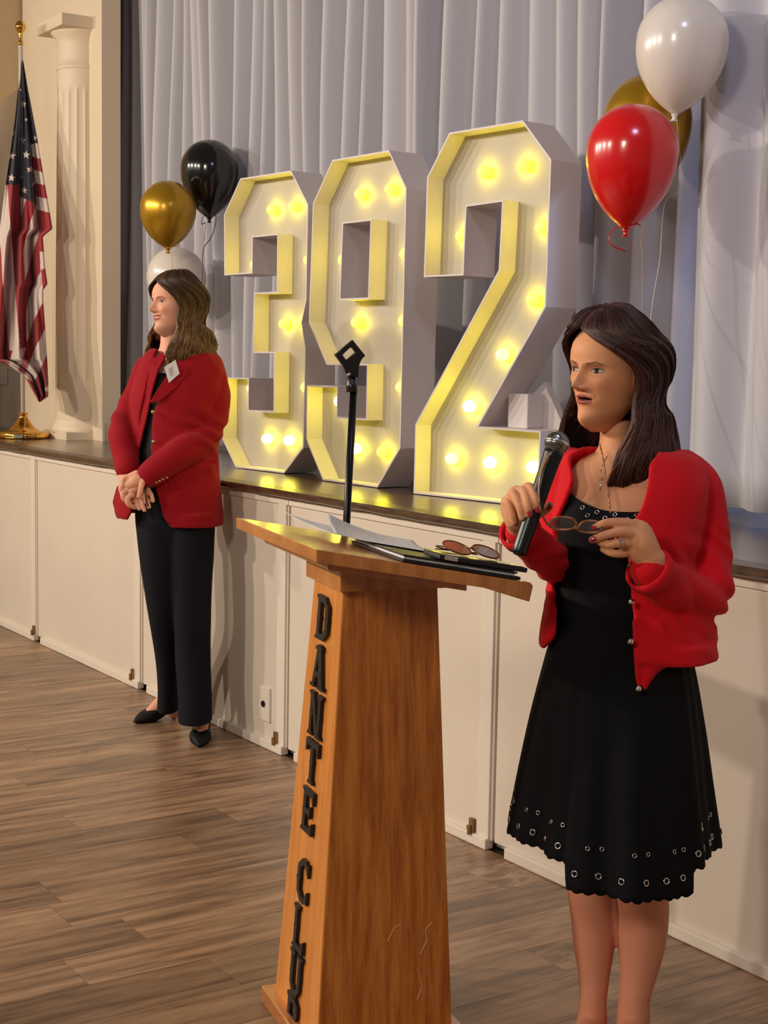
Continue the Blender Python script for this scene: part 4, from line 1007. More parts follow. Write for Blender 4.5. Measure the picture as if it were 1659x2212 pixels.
# dress
M_dress = mat('black_knit_dress', srgb(11, 10, 14), .9, spec=.2, bump=.25, bscale=700)
M_eyelet = M_chrome
def dress_ring(l, r, y, hd, e=2.2, dz=0): return ring(l, r, y, 3.20 + dz, hd, e)
DR = [dress_ring(1228, 1440, 1096, .098), dress_ring(1208, 1470, 1130, .118, 2.3), dress_ring(1203, 1476, 1200, .125, 2.3), dress_ring(1206, 1466, 1290, .118, 2.3), dress_ring(1200, 1470, 1350, .125, 2.3), dress_ring(1178, 1492, 1430, .148, 2.2), dress_ring(1146, 1512, 1560, .185, 2.1), dress_ring(1122, 1526, 1680, .21, 2.05), dress_ring(1100, 1541, 1800, .232, 2.0)]
RI = interp_rings(DR, 14); n = 260; V = []; Fc = []
nR = len(RI)
for i, (c, a, b_, e, yw) in enumerate(RI):
    t = i / (nR - 1)
    for k in range(n):
        th = 2 * math.pi * k / n; x, y = sup(th, a, b_, e)
        flare = max(0, t - .45) / .55
        deg = math.degrees(th) % 360
        # pleats: a raised front flap between ~62 and ~118 degrees, soft waves elsewhere
        fl_ = .5 + .5 * math.tanh((deg - 54) / 1.4) if deg < 90 else .5 - .5 * math.tanh((deg - 122) / 1.4)
        w = .026 * flare * fl_ + .010 * flare * math.sin(th * 9 + .6) + .006 * flare * math.sin(th * 17)
        neckz = 0
        if i == 0: neckz = .0
        s = 1 + w / max(a, .05)
        drop = -.050 * fl_ * flare ** 3 - .012 * flare ** 3 * math.cos(th)
        scal = .006 * abs(math.sin(th * 32)) * (1 if i == nR - 1 else 0)
        top = .0
        if t < .12: # scooped neckline, higher at the sides
            top = (1 - t / .12) * .030 * (abs(math.cos(th)) ** 2.5)
        V.append(c + GR * (x * s) - GF * (y * s) + UP * (drop - scal + top))
for i in range(nR - 1):
    for k in range(n):
        k2 = (k + 1) % n; Fc.append((i * n + k, i * n + k2, (i + 1) * n + k2, (i + 1) * n + k))
dress = pmesh('dress', (V, Fc), M_dress, wr)
md = dress.modifiers.new('t', 'SOLIDIFY'); md.thickness = .004; md.offset = -1
# metal eyelets around hem and neckline, set on the cloth
def eyelet(pos, nrm, r):
    nrm = nrm.normalized(); q = nrm.to_track_quat('Z', 'Y').to_matrix(); v, f = [], []
    n_, m_ = 14, 5
    for i in range(n_):
        a = 2 * math.pi * i / n_
        for j in range(m_):
            b2 = 2 * math.pi * j / m_; rr_ = r + r * .30 * math.cos(b2)
            v.append(pos + q @ Vector((rr_ * math.cos(a), rr_ * math.sin(a), r * .22 * math.sin(b2) + .0015)))
    for i in range(n_):
        for j in range(m_):
            i2, j2 = (i + 1) % n_, (j + 1) % m_; f.append((i * m_ + j, i2 * m_ + j, i2 * m_ + j2, i * m_ + j2))
    o = mesh_obj('eyelet', v, f, M_chrome, None, True); sub_parent(o, dress); o.matrix_parent_inverse = Matrix.Translation(-Vector(wr.location)) ; o.parent = dress
    return o
dv = V
def dress_at(i, k):
    p = dv[i * n + k]; pu = dv[i * n + (k + 2) % n] - dv[i * n + k - 2]; pd = dv[min(i + 1, nR - 1) * n + k] - dv[max(i - 1, 0) * n + k]
    nr = pu.cross(pd); c = RI[i][0]; out = p - Vector((c.x, c.y, p.z)); 
    return p, (nr if nr.dot(out) > 0 else -nr)
dress_inv = dress.matrix_parent_inverse.copy()
def eye_k(i, k, r):
    p, nr = dress_at(i, k % n); o = eyelet(p, nr, r); o.parent = dress; o.matrix_parent_inverse = Matrix.Identity(4)
    o.matrix_basis = Matrix.Identity(4)
for k in range(0, n, 8):
    deg = 360 * k / n
    if 190 < deg < 350: continue
    eye_k(nR - 4, k + 4, .0058)
    eye_k(nR - 9, k + (3 if (k // 8) % 2 else 0), .0040)
for j, k in enumerate(range(30, 104, 7)): eye_k(3 + (j % 2) * 4, k, .0042)
# cardigan
M_card = mat('red_knit_cardigan', srgb(212, 10, 26), .85, spec=.25, bump=.35, bscale=420, sheen=.05)
def shell(rings, n=90, sub=5):
    """rings: (centre, a, b, e, yaw, phi0, phi1) open arc in degrees"""
    R = interp_rings(rings, sub); V = []; Fc = []
    for c, a, b_, e, yw, p0, p1 in R:
        for k in range(n + 1):
            th = math.radians(p0 + (p1 - p0) * k / n); x, y = sup(th, a, b_, max(1.7, e))
            V.append(c + GR * x - GF * y)
    for i in range(len(R) - 1):
        for k in range(n): Fc.append((i * (n + 1) + k, i * (n + 1) + k + 1, (i + 1) * (n + 1) + k + 1, (i + 1) * (n + 1) + k))
    me = bpy.data.meshes.new('t'); me.from_pydata([tuple(v) for v in V], [], Fc); o = bpy.data.objects.new('t', me); COL.objects.link(o)
    md = o.modifiers.new('s', 'SOLIDIFY'); md.thickness = .012; md.offset = 1
    m2 = bpy.data.meshes.new_from_object(o.evaluated_get(bpy.context.evaluated_depsgraph_get()))
    r = ([Vector(v.co) for v in m2.vertices], [tuple(p.vertices) for p in m2.polygons]); bpy.data.objects.remove(o); return r
def arc(l, r, y, hd, xl, xr, e=2.3, dz=0, Z=3.2):
    """opening given in pixels: left-panel edge xl .. right-panel edge xr"""
    c, a, b_, e, yw = ring(l, r, y, Z + dz, hd, e); cx_ = (l + r) / 2; h = (r - l) / 2
    xc = lambda x: 830 + (x - 830) * (1 - hd * .9 / Z)
    fr = lambda x0: (lambda x: math.degrees(math.acos(max(-1, min(1, math.copysign(abs((x - cx_) / h) ** (e / 2), x - cx_))))))(xc(x0))
    return (c, a, b_, e, yw, fr(xr), fr(xl) - 360)
CR = [arc(1262, 1462, 966, .072, 1268, 1418, 2), arc(1222, 1512, 988, .095, 1236, 1404, 2.1), arc(1212, 1524, 1030, .118, 1240, 1398, 2.2), arc(1204, 1522, 1080, .135, 1226, 1384, 2.3), arc(1194, 1514, 1140, .145, 1206, 1356, 2.3),
      arc(1186, 1500, 1220, .150, 1198, 1358, 2.3), arc(1178, 1530, 1300, .158, 1202, 1366, 2.3), arc(1168, 1542, 1360, .168, 1200, 1368, 2.3), arc(1164, 1546, 1400, .172, 1182, 1372, 2.3)]
sh = shell(CR)
tail = shell([arc(1300, 1546, 1370, .165, 1302, 1369, 2.2), arc(1310, 1545, 1410, .165, 1312, 1372, 2.2)], 50)
# tapering front corner that hangs lower
fp_ = []
q0 = [A(1367, 1360, -.165), A(1370, 1430, -.17), A(1376, 1490, -.17)]; q1 = [A(1470, 1360, -.14), A(1468, 1420, -.14), A(1412, 1492, -.165)]
v = []; f = []
for i, (l, r) in enumerate([((1366, 1340), (1500, 1340)), ((1368, 1390), (1500, 1392)), ((1370, 1430), (1484, 1424)), ((1373, 1465), (1440, 1452)), ((1378, 1490), (1414, 1484)), ((1386, 1499), (1408, 1497))]):
    for k in range(9):
        s = k / 8; x = l[0] + (r[0] - l[0]) * s; y = l[1] + (r[1] - l[1]) * s; dz = -.168 + .055 * s ** 2 + .008 * math.sin(s * 9)
        v.append(A(x, y, dz)); 
m_ = len(v)
v2 = [p + GF * .011 for p in v]
for i in range(5):
    for k in range(8):
        a = i * 9 + k; f.append((a, a + 1, a + 10, a + 9)); f.append((a + m_, a + 9 + m_, a + 10 + m_, a + 1 + m_))
brd = [k for k in range(9)] + [9 * i + 8 for i in range(1, 6)] + [45 + k for k in range(7, -1, -1)] + [9 * i for i in range(4, 0, -1)]
for i in range(len(brd)): a, b2 = brd[i], brd[(i + 1) % len(brd)]; f.append((b2, a, a + m_, b2 + m_))
corner_ = (v + v2, f)
slL = [limb([(A(1472, 1024, .03), .060), (A(1500, 1060, .03), .062), (A(1516, 1130, .02), .058), (A(1524, 1200, .01), .056), (A(1528, 1262, -.02), .056), (A(1512, 1292, -.06), .056), (A(1470, 1278, -.11), .050), (HH(1420, 1248, .03), .045), (HH(1402, 1232, .012), .041)], 22)]
slR = [limb([(A(1240, 1012, .06), .052), (A(1222, 1080, .07), .052), (A(1206, 1160, .06), .050), (A(1204, 1212, .02), .047), (A(1188, 1208, -.05), .042), (HH(1150, 1176, .09), .040), (HH(1126, 1150, .055), .036)], 22)]
CV, CF = vox([sh, tail, corner_] + slL + slR, .0042, 12)
def folds(p):
    q = p
    d = .0022 * noise.noise(Vector((q.x * 9, q.y * 9, q.z * 5)))
    # stretch wrinkles round the near elbow
    el = at(1520, 1290, RZ - .05); r = (q - el).length
    if r < .17: d += .008 * (1 - r / .17) * math.sin(((q - el).dot((GR * .75 + UP * .65))) * 150 + 5 * noise.noise(q * 9))
    el = at(1185, 1225, RZ - .05); r = (q - el).length
    if r < .13: d += .004 * (1 - r / .13) * math.sin(((q - el).dot(UP)) * 190)
    d += .005 * math.sin(q.z * 60 + 5 * noise.noise(q * 5)) * max(0, noise.noise(q * 4 + Vector((7, 0, 0))))
    return d
CV = displace(CV, CF, folds)
card = pmesh('cardigan', (CV, CF), M_card, wr)
# cuffs as ribbed bands
for pts, r in (([HH(1411, 1240, .02), HH(1397, 1226, .006)], .0440), ([HH(1130, 1158, .062), HH(1120, 1142, .045)], .0375)):
    v, f = tube([pts[0], pts[0] * .5 + pts[1] * .5, pts[1]], [r * .98, r * 1.03, r], 28, False)
    o = mesh_obj('cuff', v, f, M_card, None, True); under(o, card); md = o.modifiers.new('t', 'SOLIDIFY'); md.thickness = .006; md.offset = -1
# buttons
def jewel(pos, r, parent, nm='button', m=None):
    v, f = [], []; q = (-GF).to_track_quat('Z', 'Y').to_matrix()
    vv, ff = lathe([(.0005, -.002), (r * .8, -.002), (r, .0), (r * .8, .003), (r * .3, .005), (.0005, .0055)], 16)
    o = mesh_obj(nm, [pos + q @ p for p in vv], ff, m or M_chrome, None, True); under(o, parent)
    return o
for x, y, dz in ((1361, 1224, -.175), (1364, 1300, -.178), (1362, 1386, -.182), (1379, 1488, -.185)):
    jewel(A(x, y, dz), .0072, card)
# jewellery, nails
M_nail = mat('red_nail_polish', srgb(170, 26, 40), .15, coat=.6)
def nail(p, d, nrm, r=.0055):
    d = d.normalized(); nrm = (nrm - d * nrm.dot(d)).normalized(); s = d.cross(nrm); v = []; f = []
    for i in range(5):
        for j in range(5):
            u, w = i / 4 * 2 - 1, j / 4 * 2 - 1
            v.append(p + d * (u * r * 1.35 * (1 - .12 * w * w)) + s * (w * r * (1 - .15 * u * u)) + nrm * (.0012 - .0022 * w * w))
    for i in range(4):
        for j in range(4): a = i * 5 + j; f.append((a, a + 1, a + 6, a + 5))
    o = pmesh('fingernail', (v, f), M_nail, wr); md = o.modifiers.new('t', 'SOLIDIFY'); md.thickness = .001
cm = lambda p: (CAM - p).normalized()
for a, b2, r in ((HH(1306, 1131, -.028), HH(1281, 1142, -.025), .0056), (HH(1306, 1156, -.036), HH(1281, 1165, -.029), .0054), (HH(1139, 1088, -.056), HH(1143, 1110, -.057), .0050), (HH(1156, 1078, -.050), HH(1160, 1101, -.053), .0050)):
    d = b2 - a; nail(b2 + cm(b2) * .0030, d, cm(b2), r * .9)
d = HH(1187, 1092, 0) - HH(1174, 1104, .008); nail(HH(1186, 1096, -.004), d, cm(HH(1186, 1096)), .005)
rc = HH(1343, 1174, -.026); ax_ = (HH(1316, 1176) - HH(1368, 1176)).normalized(); u_ = ax_.orthogonal().normalized(); w_ = ax_.cross(u_)
v, f = tube([rc + (u_ * math.cos(a) + w_ * math.sin(a)) * .0112 for a in np.linspace(0, 2 * math.pi, 25)], [(.0035, .0014)] * 25, 8, False, flat=None)
o = pmesh('ring', (v, f), M_chrome, wr)
for k in range(3):
    p = rc + ax_ * (.003 - .003 * k) + cm(rc) * .0118 + UP * .001; jewel(p + UP * (.004 - .004 * k), .0028, o, 'gemstone'); 
v, f = tube(smooth_path([A(1312, 985, -.066), A(1300, 1010, -.090), A(1298, 1032, -.098), A(1312, 1028, -.098), A(1336, 1000, -.078), A(1346, 985, -.06)], 5), .0009, 6); o = pmesh('necklace', (v, f), M_brass, wr)
v, f = tube([A(1300, 1034, -.100), A(1296, 1060, -.106)], .0016, 6); under(mesh_obj('pendant', v, f, M_chrome, None, True), o)
v, f = lathe([(.0005, -.004), (.003, -.002), (.003, .002), (.0005, .004)], 12)
ep = HR @ Vector((.078, .004, .058)); o = pmesh('earring', ([ep + p for p in v], f), M_chrome, wr)
# lanyard cord: beaded
M_tort = mat('tortoiseshell', srgb(150, 96, 48), .2, var=.75, vscale=90, coat=.5)
cord = smooth_path([A(1296, 960, -.052), A(1303, 992, -.082), A(1308, 1030, -.100), A(1314, 1070, -.112), A(1319, 1108, -.126)], 9)
v, f = tube(cord, [.0013 + .0009 * (i % 3 == 0) for i in range(len(cord))], 6)
pmesh('glasses_cord', (v, f), M_tort, wr)

# microphone (held)
mtop, mbot = at(1203, 957, HZ - .012), at(1122, 1192, HZ - .048)
M_grille = bpy.data.materials.new('steel_mesh_grille'); M_grille.use_nodes = True; nt = M_grille.node_tree; b = nt.nodes['Principled BSDF']
b.inputs['Metallic'].default_value = 1; b.inputs['Roughness'].default_value = .3
tc = nt.nodes.new('ShaderNodeTexCoord'); ck = nt.nodes.new('ShaderNodeTexChecker'); ck.inputs['Scale'].default_value = 420; ck.inputs[1].default_value = srgb(190, 188, 184); ck.inputs[2].default_value = srgb(40, 38, 38)
nt.links.new(tc.outputs['Object'], ck.inputs[0]); nt.links.new(ck.outputs[0], b.inputs['Base Color'])
bp = nt.nodes.new('ShaderNodeBump'); bp.inputs['Strength'].default_value = .9; bp.inputs['Distance'].default_value = .002; nt.links.new(ck.outputs[1], bp.inputs['Height']); nt.links.new(bp.outputs[0], b.inputs['Normal'])
mic = thing('microphone', 'black handheld microphone with a silver mesh head held up by the speaker', 'microphone', mbot)
ax_ = (mtop - mbot); ln = ax_.length; q = ax_.to_track_quat('Z', 'Y').to_matrix()
def mlathe(name, prof, m, n_=40, smooth=True):
    v, f = lathe(prof, n_); return mesh_obj(name, [q @ p for p in v], f, m, mic, smooth)
M_micb = mat('dark_metal_barrel', srgb(38, 42, 44), .28, metal=.5)
mlathe('barrel', [(.0005, -.004), (.0135, -.004), (.0145, .0), (.0155, .01), (.0170, ln * .45), (.0185, ln * .80), (.0200, ln - .026), (.0205, ln - .020)], M_micb)
rr_ = .0255
mlathe('grille', [(.0200, -.021 + ln)] + [(rr_ * math.cos(a), ln + rr_ * .92 * math.sin(a)) for a in np.linspace(-.68, -.12, 8)] + [(rr_ * math.cos(a), ln + rr_ * .92 * math.sin(a)) for a in np.linspace(.12, 1.55, 14)], M_grille)
mlathe('grille_band', [(rr_ * .985, ln - .0035), (rr_ * 1.03, ln - .003), (rr_ * 1.03, ln + .003), (rr_ * .985, ln + .0035)], M_chrome)
mlathe('end_cap', [(.0005, -.007), (.010, -.007), (.0138, -.003), (.0138, .001)], M_black)

# tortoiseshell glasses held between both hands
gl = thing('sunglasses', 'tortoiseshell glasses with tinted lenses held open in the hands of the speaker', 'glasses', at(1245, 1140, HZ - .03))
G0 = Vector(gl.location)
def gmesh(name, vf, m, parent=None, smooth=True): return mesh_obj(name, [Vector(p) - G0 for p in vf[0]], vf[1], m, parent or gl, smooth)
M_tint = mat('brown_tinted_lens', srgb(70, 56, 50), .05, spec=.8); M_tint.node_tree.nodes['Principled BSDF'].inputs['Alpha'].default_value = .82
for cx_, cy_, rx, ry in ((1216, 1134, 29, 17), (1275, 1141, 26, 16)):
    pts = []
    for a in np.linspace(0, 2 * math.pi, 33):
        x = cx_ + rx * math.copysign(abs(math.cos(a)) ** .85, math.cos(a)); y = cy_ - ry * math.sin(a) * (1 if math.sin(a) > 0 else .62)
        pts.append(at(x, y, HZ - .030 + .020 * max(0, math.sin(a))))
    v, f = tube(pts, .0024, 8, False); rim = gmesh('rim', (v, f), M_tort)
    bm = bmesh.new(); vs = [bm.verts.new(p - G0) for p in pts[:-1]]; bm.faces.new(vs); bm_obj('lens', bm, M_tint, rim)
v, f = tube([at(1243, 1143, HZ - .031), at(1249, 1139, HZ - .033), at(1252, 1145, HZ - .031)], .0024, 8); gmesh('bridge', (v, f), M_tort)
v, f = tube(smooth_path([at(1188, 1137, HZ - .030), at(1177, 1124, HZ - .044), at(1167, 1098, HZ - .062), at(1164, 1055, HZ - .058), at(1172, 1012, HZ - .050), at(1186, 980, HZ - .044)], 6), [(.0042, .0022)] * 31, 8); gmesh('temple_arm', (v, f), M_tort)
v, f = tube(smooth_path([at(1300, 1143, HZ - .028), at(1310, 1150, HZ + .01), at(1300, 1165, HZ + .06), at(1290, 1175, HZ + .10)], 6), [(.0042, .0022)] * 19, 8); gmesh('temple_arm', (v, f), M_tort)

# ------------------------------------------------------------------ woman at left by the stage
LZ = 5.66
B_ = lambda x, y, d=0: at(x, y, LZ + d)
SKL = srgb(228, 168, 138)
M_skinL = skin_mat('fair_skin', SKL)
wl = thing('person', 'smiling person in a red blazer and dark trousers standing with clasped hands against the stage', 'person', onz(395, 1585, 0))
HLm = place_head((339, 652), 5.59, 1.022, 52, -3, -2)
PL_ = dict(skin=SKL, blush=srgb(226, 140, 112), shadow=srgb(168, 114, 94), lip=srgb(190, 96, 86), iris=srgb(34, 20, 12), brow=srgb(96, 62, 44), open=.0036, mw=.026, curve=.0055, teeth=True, teeth_lo=.6, nose=1.12, cheek=.004, gaze=-.001, eye_open=.85)
hv, hf, hc = build_head(PL_); hv = np.array([tuple(HLm @ Vector(v)) for v in hv])
def r2(l, r, y, hd, e=2.2, dz=0): return ring(l, r, y, LZ + dz, hd, e)
neck = [r2(347, 392, 715, .050, 2), r2(346, 396, 745, .052, 2), r2(338, 420, 765, .065, 2), r2(318, 450, 790, .085, 2.1), r2(312, 462, 850, .105), r2(312, 458, 930, .10), r2(312, 455, 1010, .10), r2(308, 450, 1100, .10), r2(312, 446, 1160, .10)]
lg = [limb([(B_(345, 1130), .065), (B_(360, 1300, .06), .050), (B_(366, 1440, .22), .040), (B_(374, 1520, .31), .032), (B_(376, 1535, .33), .032)], 16), limb([(B_(420, 1130), .062), (B_(418, 1300), .055), (B_(424, 1450, .03), .044), (B_(431, 1545, .06), .034), (B_(434, 1562, .06), .033)], 16)]
sh1t, sh1h = onz(291, 1564, 0), onz(380, 1545, 0); sh2t, sh2h = onz(430, 1616, 0), onz(437, 1581, 0)
feet = []
for t_, h_, w_ in ((sh1t, sh1h, 1), (sh2t, sh2h, 1)):
    d = (t_ - h_); feet.append(limb([(h_ + d * .08 + UP * .085, .030), (h_ + d * .30 + UP * .070, .031), (h_ + d * .55 + UP * .036, .029), (h_ + d * .70 + UP * .022, .022)], 14))
bL = vox([loft(neck)] + lg + feet, .006, 6)
GZ = 5.46
G_ = lambda x, y, d=0: at(x, y, GZ + d)
hands = [limb([(G_(345, 1000, .06), .030), (G_(318, 1026, .02), .026), (G_(306, 1034, 0), .025)], 14),
         limb([(G_(304, 1034, 0), .024), (G_(292, 1040, -.004), .026), (G_(280, 1046, -.004), .021)], 16), limb([(G_(296, 1026, .0), .019), (G_(275, 1034, -.004), .0150)], 12), limb([(G_(300, 1048, .0), .017), (G_(283, 1062, -.004), .0140)], 12)]
for kx, ky in ((270, 1030), (266, 1044), (270, 1058), (280, 1069)):
    hands.append(finger([G_(kx + 6, ky, -.006), G_(kx - 4, ky + 7, -.012), G_(kx - 2, ky + 20, -.008), G_(kx + 8, ky + 26, .006), G_(kx + 18, ky + 27, .020)], .0112, .0085))
hands.append(finger([G_(312, 1028, -.012), G_(306, 1048, -.022), G_(303, 1062, -.024), G_(300, 1072, -.022)], .0115, .0085))
hands += [limb([(G_(262, 1000, .08), .027), (G_(272, 1034, .045), .025), (G_(290, 1056, .030), .024), (G_(300, 1066, .024), .021)], 14)]
for (ax0, ay0), (bx0, by0), (cx0, cy0) in (((290, 1070), (296, 1086), (301, 1099)), ((301, 1070), (307, 1088), (312, 1102)), ((311, 1064), (318, 1082), (322, 1095)), ((318, 1056), (327, 1070), (330, 1082))):
    hands.append(finger([G_(ax0, ay0, .020), G_((ax0 + bx0) / 2, (ay0 + by0) / 2, .012), G_(bx0, by0, .004), G_(cx0, cy0, .002)], .0105, .0078))
hL_ = vox(hands, .0019, 2, .4)
V = np.concatenate([bL[0], hL_[0], hv]); o1 = len(bL[0]); o2 = o1 + len(hL_[0])
Fc = bL[1] + [tuple(i + o1 for i in f) for f in hL_[1]] + [tuple(i + o2 for i in f) for f in hf]
body = pmesh('body', (V, Fc), M_skinL, wl); Cc = np.tile(np.array(SKL[:3]), (len(V), 1)); Cc[o2:] = hc; set_col(body, 'skin', Cc)
build_eyes(PL_, HLm, wl)
PHL = dict(tip=-.118, back=.85, back_up=.03, vol=[(-.14, .010), (-.08, .052), (-.03, .050), (.03, .034), (.08, .024), (.13, .022), (.18, .020), (.2252, .012)], wave=.0062, wf=78, part=.004, count=2200, bias=.6, n=28,
           edge_l=[(-.14, .80), (-.08, .75), (-.03, .95), (.03, 1.22), (.07, 1.30), (.10, 1.30), (.13, 1.12), (.155, .82), (.175, .45), (.19, .12), (.197, .0), (.2252, .0)],
           edge_r=[(-.14, .60), (-.08, .55), (-.03, .80), (.03, 1.15), (.07, 1.30), (.10, 1.25), (.13, 1.1), (.16, .80), (.18, .4), (.195, .0), (.2252, .0)],
           dark=srgb(38, 26, 20)[:3], c0=srgb(44, 30, 22)[:3], c1=srgb(104, 74, 50)[:3], c2=srgb(168, 126, 84)[:3], hl=1.0)
v, f, c = build_hair(PHL, 11); v = [HLm @ p for p in v]; hair = pmesh('hair', (v, f), M_hair, wl); set_col(hair, 'tint', c)
# black top
M_top = mat('black_top', srgb(16, 14, 18), .7)
v, f = loft([r2(318, 452, 806, .100), r2(304, 462, 850, .125), r2(304, 458, 930, .130), r2(302, 458, 1020, .130), r2(296, 460, 1110, .135)], 48, 4)
pmesh('top', (v, f), M_top, wl)
# trousers
M_tr = mat('charcoal_trousers', srgb(17, 17, 25), .85, spec=.2, bump=.2, bscale=500)
def r3(l, r, y, hd, dz, e=2.2): return ring(l, r, y, LZ + dz, hd, e)
hip = [r3(296, 461, 1030, .125, 0), r3(292, 464, 1090, .135, 0), r3(294, 464, 1140, .13, 0), r3(304, 460, 1190, .10, 0), r3(325, 445, 1235, .06, 0)]
l1 = [r3(293, 400, 1120, .135, .0), r3(303, 404, 1210, .125, .01), r3(320, 398, 1320, .105, .05), r3(337, 392, 1420, .10, .17), r3(342, 388, 1480, .10, .22), r3(341, 388, 1531, .11, .26)]
l2 = [r3(358, 464, 1120, .138, .0), r3(366, 461, 1210, .13, -.01), r3(376, 456, 1320, .10, -.02), r3(380, 454, 1420, .095, .0), r3(386, 456, 1500, .095, .0), r3(386, 457, 1557, .10, .0)]
TV, TF = vox([loft(hip, 48), loft(l1, 40), loft(l2, 40)], .006, 6)
def tf(p):
    return .0035 * noise.noise(Vector((p.x * 7, p.y * 7, p.z * 2.5))) + .002 * math.sin(p.z * 30 + 6 * noise.noise(p * 4)) * max(0, noise.noise(p * 3 + Vector((3, 0, 0))))
TV = displace(TV, TF, tf); pmesh('trousers', (TV, TF), M_tr, wl)
# blazer
M_bl = mat('red_wool_blazer', srgb(148, 8, 24), .85, spec=.2, bump=.3, bscale=380, sheen=.05)
def arc2(l, r, y, hd, xl, xr, e=2.3, dz=0):
    c, a, b_, e, yw = ring(l, r, y, LZ + dz, hd, e); cx_ = (l + r) / 2; h = (r - l) / 2
    def fr(x):
        x = 830 + (x - 830) * (1 - hd * .8 / LZ)
        return math.degrees(math.acos(max(-1, min(1, math.copysign(abs((x - cx_) / h) ** (e / 2), x - cx_)))))
    return (c, a, b_, e, yw, fr(xr), fr(xl) - 360)
BR = [arc2(330, 430, 752, .085, 340, 398, 2.0), arc2(312, 474, 766, .100, 334, 394, 2.1), arc2(298, 484, 800, .128, 324, 380, 2.2), arc2(284, 486, 850, .148, 312, 350, 2.2), arc2(284, 480, 900, .152, 300, 330, 2.2), arc2(286, 474, 950, .150, 298, 327, 2.2),
      arc2(282, 472, 1000, .150, 296, 328, 2.2), arc2(262, 476, 1040, .158, 290, 336, 2.2), arc2(250, 479, 1080, .165, 284, 348, 2.2), arc2(250, 481, 1104, .168, 280, 354, 2.2), arc2(254, 482, 1118, .170, 272, 362, 2.2)]
skirt = shell([arc2(330, 482, 1100, .17, 340, 356, 2.1), arc2(336, 482, 1124, .17, 340, 362, 2.1), arc2(344, 481, 1133, .165, 346, 372, 2.1)], 40)
flap = []
v = []; f = []
for i, (l, r) in enumerate([((252, 1050), (290, 1050)), ((247, 1070), (288, 1070)), ((243, 1085), (284, 1086)), ((248, 1100), (281, 1100)), ((256, 1110), (276, 1111)), ((262, 1116), (270, 1116))]):
    for k in range(7):
        s = k / 6; x = l[0] + (r[0] - l[0]) * s; y = l[1] + (r[1] - l[1]) * s; v.append(B_(x, y, -.055 - .05 * s))
m_ = len(v); v2 = [p + GF * .012 for p in v]
for i in range(5):
    for k in range(6): a = i * 7 + k; f.append((a, a + 1, a + 8, a + 7)); f.append((a + m_, a + 7 + m_, a + 8 + m_, a + 1 + m_))
brd = list(range(7)) + [7 * i + 6 for i in range(1, 6)] + [35 + k for k in range(5, -1, -1)] + [7 * i for i in range(4, 0, -1)]
for i in range(len(brd)): a, b2 = brd[i], brd[(i + 1) % len(brd)]; f.append((b2, a, a + m_, b2 + m_))
sL = limb([(B_(452, 800, .02), .058), (B_(461, 842, .0), .064), (B_(459, 895, -.03), .063), (B_(443, 938, -.07), .057), (B_(420, 962, -.11), .060), (B_(380, 984, -.16), .055), (B_(345, 1008, -.18), .051), (G_(322, 1026, .012), .048)], 22)
sR = limb([(B_(318, 796, .04), .052), (B_(300, 842, .04), .050), (B_(280, 886, .02), .050), (B_(266, 918, -.02), .050), (B_(264, 950, -.07), .050), (B_(272, 985, -.10), .050), (G_(274, 1012, .06), .046)], 20)
BV, BF = vox([shell(BR), skirt, (v + v2, f), sL, sR], .0055, 5)
def fb_(p):
    d = .003 * noise.noise(Vector((p.x * 7, p.y * 7, p.z * 4)))
    for (x, y, dz, R_, am) in ((440, 930, -.05, .22, .011), (262, 915, 0, .16, .010), (455, 800, 0, .14, .006)):
        q = at(x, y, LZ + dz); r = (p - q).length
        if r < R_: d += am * (1 - r / R_) * math.sin((p - q).dot(GR * .5 + UP * .85) * 85 + 7 * noise.noise(p * 6)) * (.6 + noise.noise(p * 8))
    return d
BV = displace(BV, BF, fb_); blz = pmesh('blazer', (BV, BF), M_bl, wl)
# lapels folded over the chest
def panel(pts_px, dz, name, thick=.008, m=M_bl, parent=blz):
    bm = bmesh.new(); vs = [bm.verts.new(B_(x, y, d)) for x, y, d in pts_px]; bm.faces.new(vs); bm.normal_update()
    bmesh.ops.triangulate(bm, faces=bm.faces); bmesh.ops.subdivide_edges(bm, edges=bm.edges, cuts=2, use_grid_fill=True)
    o = bm_obj(name, bm, m, None, False); under(o, parent); md = o.modifiers.new('t', 'SOLIDIFY'); md.thickness = thick; md.offset = 0
    md = o.modifiers.new('b', 'BEVEL'); md.width = .003; md.segments = 2
    return o
panel([(392, 756, -.075), (410, 772, -.090), (402, 800, -.125), (410, 806, -.125), (380, 838, -.145), (352, 862, -.155), (328, 872, -.155), (324, 868, -.158), (345, 835, -.150), (368, 800, -.135)], 0, 'lapel')
panel([(351, 760, -.085), (340, 770, -.085), (322, 778, -.085), (316, 800, -.09), (308, 840, -.10), (304, 900, -.10), (297, 960, -.10), (302, 968, -.105), (318, 900, -.125), (328, 850, -.130), (342, 800, -.125), (358, 770, -.10)], 0, 'lapel')
M_btn = mat('pale_brass_button', srgb(190, 150, 110), .3, metal=.8)
for x, y in ((331, 890), (332, 954)): jewel(B_(x, y, -.166), .0085, blz, 'button', M_btn)
for x, y in ((338, 1042), (345, 1039), (352, 1035), (361, 1032)): jewel(B_(x, y, -.225), .0048, blz, 'button', M_btn)
panel([(428, 1001, -.17), (466, 990, -.15), (468, 1000, -.15), (430, 1012, -.175)], 0, 'pocket_flap', .004)
